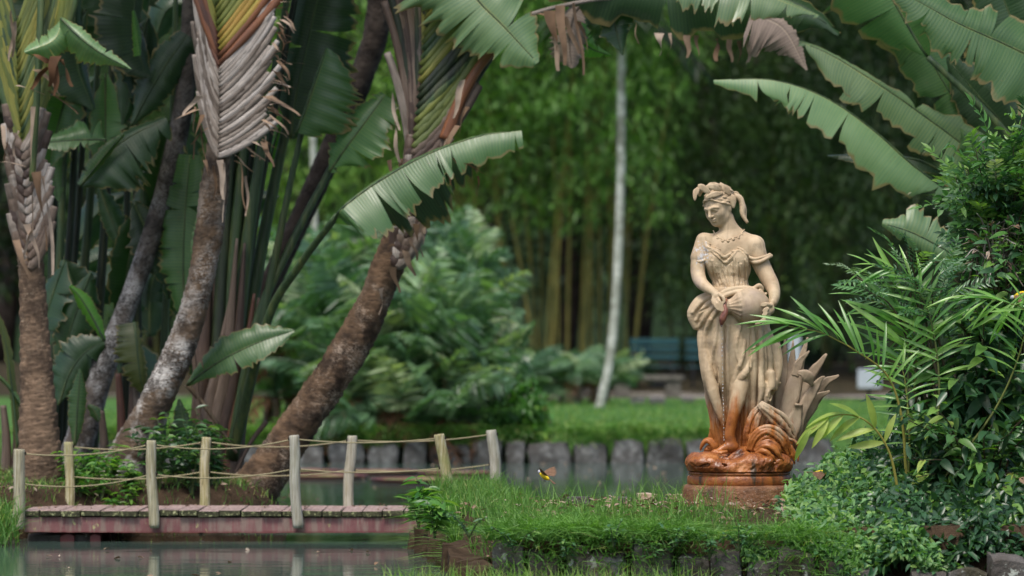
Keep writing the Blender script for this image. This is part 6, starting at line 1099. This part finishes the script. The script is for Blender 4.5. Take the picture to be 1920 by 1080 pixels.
n = 10000; ex = np.where(rg.random(n) < .8, rg.uniform(-.14, 1.75, n), 0); side = ex == 0; t_ = rg.random(n); ex = np.where(side, -.12 - .46 * t_, ex); ey = np.where(side, 21.3 + 4.6 * t_, 21.14 + np.abs(rg.normal(0, .16, n))); cl = vnoise(np.c_[ex * 1.0, ey * .2, ex * 0], 5.0, 9)
ez = np.where(ey < 21.35, .30, height(np.c_[ex, ey])) - .02; hh = np.clip(.115 + .06 * cl + rg.normal(0, .03, n), .05, .26); V2 = grass('g', ex, ey, np.minimum(ez, .36), hh, rg.uniform(.005, .010, n), rg.uniform(.4, 2.6, n), rg, tone=np.clip(.6 + .2 * cl + rg.normal(0, .16, n), 0, .97))
keep2 = rg.random(n) < np.clip(.75 + .5 * cl, .15, 1) * np.where(side, 1, np.interp(ex, [1.2, 1.7], [1, .25])); V2 = tuple(a[np.repeat(keep2, 8)] if a.ndim == 1 or a.shape[1] == 3 else a for a in V2); V2 = (V2[0], np.arange(keep2.sum() * 8).reshape(-1, 8)[:, [0, 1, 3, 2, 2, 3, 5, 4, 4, 5, 7, 6]].reshape(-1, 4), V2[2])
n = 1300; wx = rg.uniform(-.16, 1.9, n); cl = vnoise(np.c_[wx, wx * 0, wx * 0], 6.0, 12); wz = .30 - .26 * rg.random(n) ** (2.2 - 1.2 * np.clip(cl, -1, 1)); k_ = rg.random(n) < np.clip(.6 + .55 * cl, .1, 1); wx, wz, cl = wx[k_], wz[k_], cl[k_]; n = len(wx); V2b = grass('g', wx, 21.07 + rg.uniform(-.02, .03, n), wz, rg.uniform(.05, .14, n), rg.uniform(.005, .010, n), rg.uniform(.8, 2.2, n), rg, tone=np.clip(.5 + .2 * cl + rg.normal(0, .2, n), 0, .97), up=.75)
n = 1600; fx = (rg.uniform(720, 1340, n) - 960) / FPX * 20.8; k_ = rg.random(n) < np.interp(fx, [-.7, -.2, .5, 1.1], [.7, 1, .8, .25]); fx = fx[k_]; n = len(fx); V3 = grass('g', fx, 20.8 + rg.uniform(-.25, .25, n), np.full(n, -.03), rg.uniform(.08, .24, n), rg.uniform(.005, .009, n), rg.uniform(.05, .8, n), rg, tone=rg.uniform(.1, .55, n))
P = bank_points(9000, -4.6, -1.6, 25.6, 30, LEFT_BANK, -.12); V4 = grass('g', P[:, 0], P[:, 1], height(P) - .01, rg.uniform(.03, .11, len(P)), rg.uniform(.004, .007, len(P)), rg.uniform(.2, 1, len(P)), rg, tone=rg.uniform(.2, .8, len(P)))
n = 2600; lx = rg.uniform(-4.6, -3.36, n); V5 = grass('g', lx, 26.0 + rg.uniform(-.25, .25, n), rg.uniform(-.02, .25, n), rg.uniform(.08, .2, n), rg.uniform(.005, .009, n), rg.uniform(.3, 1.3, n), rg, tone=rg.uniform(.3, .9, n))
def add_grass(name, parts, label, extra=None):
    o_ = 0; Vs, Fs, Rs = [], [], []
    for V, F, r_ in parts: Vs.append(V); Fs.append(F + o_); Rs.append(r_); o_ += len(V)
    tag(add(name, np.vstack(Vs), np.vstack(Fs), MAT['grass'], None, rnd=np.concatenate(Rs), smooth=False), label, 'grass', kind='stuff')
n = 420; tx = rg.uniform(-.5, 1.3, n); ty = rg.uniform(21.2, 24, n); k_ = (poly_sd(np.c_[tx, ty], RIGHT_BANK) > .02) & (np.hypot(tx - (1388 - 960) * SS, ty - SY) > .36); tx, ty = tx[k_], ty[k_]; n = len(tx); V2c = grass('g', tx, ty, height(np.c_[tx, ty]) - .01, rg.uniform(.12, .26, n), rg.uniform(.004, .007, n), rg.uniform(.05, .9, n), rg, tone=rg.uniform(.6, .98, n))
add_grass('bank_grass', [V1, V2, V2b, V2c], 'bright grass covering the statue bank and hanging over its wall'); add_grass('water_edge_grass', [V3], 'upright grass blades growing in the water below the slab wall'); add_grass('bank_grass', [V4, V5], 'thin grass on the bank under the leaning palm trunks')
n = 26000; P = np.stack([rg.uniform(-6, 7, n), 44.75 + 27 * rg.random(n) ** 2.2], -1); V6 = grass('g', P[:, 0], P[:, 1], height(P), rg.uniform(.03, .08, n), rg.uniform(.008, .016, n), rg.uniform(.2, .9, n), rg, tone=rg.uniform(.1, .75, n))
n = 9000; fx = rg.uniform(-5.5, 3.6, n); fx = fx[vnoise(np.c_[fx, fx * 0, fx * 0], 4.0, 3) + rg.normal(0, .4, n) > -.1]; n = len(fx); V7 = grass('g', fx, 44.36 + np.abs(rg.normal(0, .12, n)), .36 - .20 * rg.random(n) ** 2, rg.uniform(.08, .26, n), rg.uniform(.01, .018, n), rg.uniform(.8, 2.6, n), rg, tone=rg.uniform(.2, .9, n))
add_grass('lawn_grass', [V6, V7], 'mown lawn across the water fringed over the far stone wall')
# weeds: each a small plant of opposite leaves
def weed(name, base, h_, nst, L, Wd, mat, label, cat, group, seed, spread=.5, per=9):
    rg_ = np.random.default_rng(seed); o = empty(name, base, label, cat, group); C, Dv, parts = [], [], []
    for i in range(nst):
        a = rg_.uniform(0, 6.28); e = np.array(base) + np.array([math.cos(a) * spread * h_ * rg_.uniform(.2, 1), math.sin(a) * spread * h_ * rg_.uniform(.2, 1), h_ * rg_.uniform(.6, 1.1)]); Q = spline([np.array(base) - (0, 0, .02), (np.array(base) + e) / 2 + (0, 0, h_ * .12), e], 12); parts.append(tube(Q, np.linspace(.006, .002, 12), 5)); T = unit(np.gradient(Q, axis=0))
        for j in range(per):
            u_ = .25 + .75 * j / (per - 1); p_ = np.array([np.interp(u_, np.linspace(0, 1, 12), Q[:, k]) for k in range(3)]); b_ = j * 1.57 + rg_.uniform(-.3, .3)
            for s in (0, math.pi): C.append(p_); Dv.append((math.cos(b_ + s), math.sin(b_ + s), rg_.uniform(-.25, .5)))
    add('stems', *merge(parts), MAT['petiole'], o)['kind'] = 'stuff'; C = np.array(C); k = len(C); V, F = leaf_six(C, np.array(Dv), L * rg_.uniform(.5, 1.15, k), Wd * rg_.uniform(.7, 1.1, k), rg_)
    tag(add('leaves', V, F, MAT[mat], o, rnd=np.repeat(rg_.random(k), 8), smooth=False), kind='stuff')
for i, (x, Y, h_) in enumerate([(150, 27.45, .18), (190, 27.5, .22), (225, 27.45, .2), (130, 27.6, .2), (170, 27.8, .22), (245, 27.6, .16), (210, 27.9, .2)]): p_ = W(x, 0, Y); p_[2] = height(np.array([p_[:2]]))[0]; weed('leafy_weed', p_, h_ * 1.3, 5, .085, .04, 'bright_leaf', 'light green leafy weed behind the red bridge beam', 'weed', 'weeds behind the bridge', 300 + i)
for i, (x, Y, h_) in enumerate([(300, 27.7, .4), (330, 27.8, .5), (360, 27.7, .45), (395, 27.9, .4), (410, 28.1, .5), (345, 28.1, .55)]): p_ = W(x, 0, Y); p_[2] = height(np.array([p_[:2]]))[0]; weed('leafy_weed', p_, h_, 6, .10, .045, 'shrub_leaf', 'dark taller weed between the two leaning trunks', 'weed', 'dark weeds between the leaning trunks', 320 + i)
for i, (x, py) in enumerate([(785, 985), (815, 1005), (800, 960)]): p_ = W(x, py, 24.6 if i != 1 else 23.6); weed('leafy_weed', p_, .2, 4, .12, .045, 'bright_leaf', 'pale broad-leaved weed at the bridge end of the bank', 'weed', 'weeds at the bridge end', 340 + i)
for i, (x, py) in enumerate([(965, 1030), (1065, 1045), (1150, 1020), (1225, 1050), (1265, 1020), (1330, 1040), (1385, 1025), (880, 1000)]): p_ = W(x, py, 21.04); weed('leafy_weed', p_, .12, 4, .05, .022, 'herb_leaf', 'small weed sprouting from a joint of the slab wall', 'weed', 'weeds on the slab wall', 360 + i, 1.2, 6)
# giant lily pads
g = G('lily_pad'); MAT['pad'] = g.done(g.bsdf(g.ramp(g.noise(8, 5), [(.3, (.10, .15, .04)), (.6, (.22, .21, .06)), (.75, (.30, .20, .05))]), .5, .4)); g = G('lily_rim'); MAT['padrim'] = g.done(g.bsdf(g.ramp(g.noise(6, 5, g.scale(g.gen(), 1, 1, 3)), [(.3, (.085, .028, .032)), (.7, (.16, .07, .055))]), .5, .4))
for i, (x, Y, r_) in enumerate([(612, 39.2, .42), (790, 38.2, .50), (705, 40.6, .46), (855, 40.2, .40), (560, 40.9, .44)]):
    c = W(x, 0, Y); c[2] = .012; o = empty('lily_pad', c, 'giant water lily pad with an upturned red rim floating beyond the bridge', 'lily pad', 'giant lily pads on the pond'); th = np.arange(40) * 2 * math.pi / 40
    rr = [(0.01, .01), (.5, .012), (.9, .012), (.985, .02)]; V = np.vstack([np.stack([c[0] + a * r_ * np.cos(th), c[1] + a * r_ * np.sin(th), np.full(40, b_) + .004 * np.sin(9 * th) * a], -1) for a, b_ in rr]); add('pad', V, grid_faces(4, 40, True), MAT['pad'], o)
    rr = [(.985, .0), (1.02, .03), (1.03, .038), (1.015, .038), (1.0, .03), (.975, .012)]; V = np.vstack([np.stack([c[0] + a * r_ * np.cos(th), c[1] + a * r_ * np.sin(th), np.full(40, b_) + .006 * np.sin(5 * th + i) * (b_ > .05)], -1) for a, b_ in rr]); add('rim', V, grid_faces(6, 40, True), MAT['padrim'], o)
# stones lying in the grass of the bank
plain('warm_stone', (.30, .20, .12), (.50, .42, .34), 9, .85, .2)
for i, (x, Y, w, mt, lb) in enumerate([(1214, 23.9, .13, 'warm_stone', 'pale orange stone lying in the bank grass by the plinth'), (1272, 24.1, .08, 'warm_stone', 'small tan stone in the grass against the plinth'), (1170, 23.6, .09, 'wall_stone', 'flat grey stone in the grass of the bank'), (1085, 23.3, .14, 'wall_stone', 'flat pale slab sunk in the bank grass')]):
    p_ = W(x, 0, Y); p_[2] = .40; tag(add('stone', *stone_vf(p_, (w, w * .8, w * .55), 40 + i, .2), MAT[mt]), lb, 'stone')
# litter
def litter(name, P_, label, size=.05):
    k = len(P_); a = rg.uniform(0, 6.28, k); V, F = leaf_six(np.asarray(P_), np.stack([np.cos(a), np.sin(a), rg.normal(.1, .25, k)], -1), size * rg.uniform(.5, 1.3, k), size * .45 * rg.uniform(.7, 1.2, k), rg); tag(add(name, V, F, MAT['dry_leaf'], None, rnd=np.repeat(rg.random(k), 8), smooth=False), label, 'fallen leaves', kind='stuff')
q1 = bank_points(700, -.6, 1.6, 21.3, 24.2, RIGHT_BANK, .03); q2 = bank_points(900, -4.4, -1.7, 26.2, 29.5, LEFT_BANK, .1); litter('fallen_leaves', np.vstack([np.c_[q1, height(q1) + rg.uniform(.01, .07, len(q1))], np.c_[q2, height(q2) + .015]]), 'dry brown leaves fallen on the pond banks')
litter('fallen_leaves', np.stack([rg.uniform(xl, xr - .3, 60), YB + rg.uniform(.02, .82, 60), np.full(60, bz + .006)], -1), 'dry leaves scattered on the planks of the footbridge', .045)
wl_ = np.stack([rg.uniform(-4, 2.5, 260), rg.uniform(22, 44, 260)], -1); ok = (poly_sd(wl_, LEFT_BANK) < -.3) & (poly_sd(wl_, RIGHT_BANK) < -.15); wl_ = wl_[ok]; litter('floating_leaves', np.c_[wl_, np.full(len(wl_), .006)], 'small dead leaves floating on the pond', .06)
# birds
g = G('bird_yellow'); MAT['b_yel'] = g.done(g.bsdf((.62, .46, .02), .7, .2)); g = G('bird_brown'); MAT['b_brn'] = g.done(g.bsdf(g.ramp(g.noise(90, 3), [(.3, (.09, .05, .03)), (.7, (.22, .13, .08))]), .7, .2)); g = G('bird_grey'); MAT['b_gry'] = g.done(g.bsdf((.42, .42, .46), .7, .2)); g = G('bird_dark'); MAT['b_drk'] = g.done(g.bsdf((.015, .013, .012), .5, .3))
def bird(pos, heading, pitch, wa, label, sc_=1.0, spread=(1.0, 1.0), perched=False):
    o = empty('bird', pos, label, 'bird'); M_ = np.array(Matrix.Rotation(heading, 3, 'Z') @ Matrix.Rotation(pitch, 3, 'Y')); X_ = lambda P_: np.array(pos) + (np.asarray(P_, float) * sc_) @ M_.T
    ax = np.array([-.055, -.04, -.015, .015, .035, .05]); r_ = np.array([.006, .015, .023, .024, .017, .012]); V, F = tube(X_(np.stack([ax, 0 * ax, .003 * np.sin(ax * 30)], -1)), r_ * sc_, 12); add('body', V, F, MAT['b_yel'], o)
    hx = np.array([.042, .05, .062, .072, .078]); hd = add('head', *tube(X_(np.stack([hx, 0 * hx, 0 * hx + .010], -1)), np.array([.008, .016, .0175, .012, .003]) * sc_, 12), MAT['b_gry'], o); add('beak', *tube(X_([(.074, 0, .009), (.086, 0, .007), (.096, 0, .004)]), np.array([.005, .0035, .0008]) * sc_, 6), MAT['b_drk'], hd)
    for s in (-1, 1): add('eye', *tube(X_([(.066, s * .0115, .014), (.066, s * .0150, .014)]), np.array([.003, .002]) * sc_, 6), MAT['b_drk'], hd)
    V = X_([(-.05, -.007, .004), (-.05, .007, .004), (-.115, .020, -.004), (-.118, 0, -.002), (-.115, -.020, -.004)]); Vb = V - np.array([0, 0, .003]); add('tail', np.vstack([V, Vb]), [(0, 1, 2, 3), (0, 3, 4), (6, 5, 8, 7), (5, 9, 8), (1, 0, 5, 6), (2, 1, 6, 7), (4, 3, 8, 9), (3, 2, 7, 8), (0, 4, 9, 5)], MAT['b_brn'], o, smooth=False)
    for s, sp in zip((-1, 1), spread):
        parts = []
        for k in range(9):
            u_ = k / 8; a = wa; root = np.array([.028 - .05 * u_ * .6, s * .018, .012]); ang = .15 + 1.2 * u_; L = (.13 - .055 * u_) * sp; d = np.array([-math.sin(ang) * .8, s * math.cos(ang * .8) * math.cos(a), math.cos(ang * .8) * math.sin(a)]); q = np.array([root, root + d * L * .5 + np.array([.004, 0, .004]), root + d * L]); P_ = spline(q, 6); wd = np.array([.008, .012, .012, .011, .009, .003]); f_ = np.array([1, 0, 0])
            V = np.stack([P_ - f_ * wd[:, None], P_ + f_ * wd[:, None] + (0, 0, .0015)], 1).reshape(-1, 3); parts.append((X_(V), grid_faces(6, 2).tolist()))
        add('wing', *merge(parts), MAT['b_brn'], o)
    for s in (-1, 1): add('leg', *tube(X_([(-.01, s * .008, -.018), (-.018, s * .009, -.034), (-.024, s * .009, -.044)]), .0022 * sc_, 5), MAT['b_drk'], o)
bird(W(1021, 893, 23.3), 2.6, -.5, .55, 'yellow-bellied brown bird flying low over the bank grass with wings spread', .72)
bird(W(1540, 887, 22.6), -.25, .1, -.5, 'yellow-bellied bird with grey head fluttering past the ground cover by the plinth', .75)
bird(W(1912, 553, 22.4), 2.9, .5, -1.2, 'brown and yellow bird perched in the shrub among the palm leaflets', .75, (.6, .6))
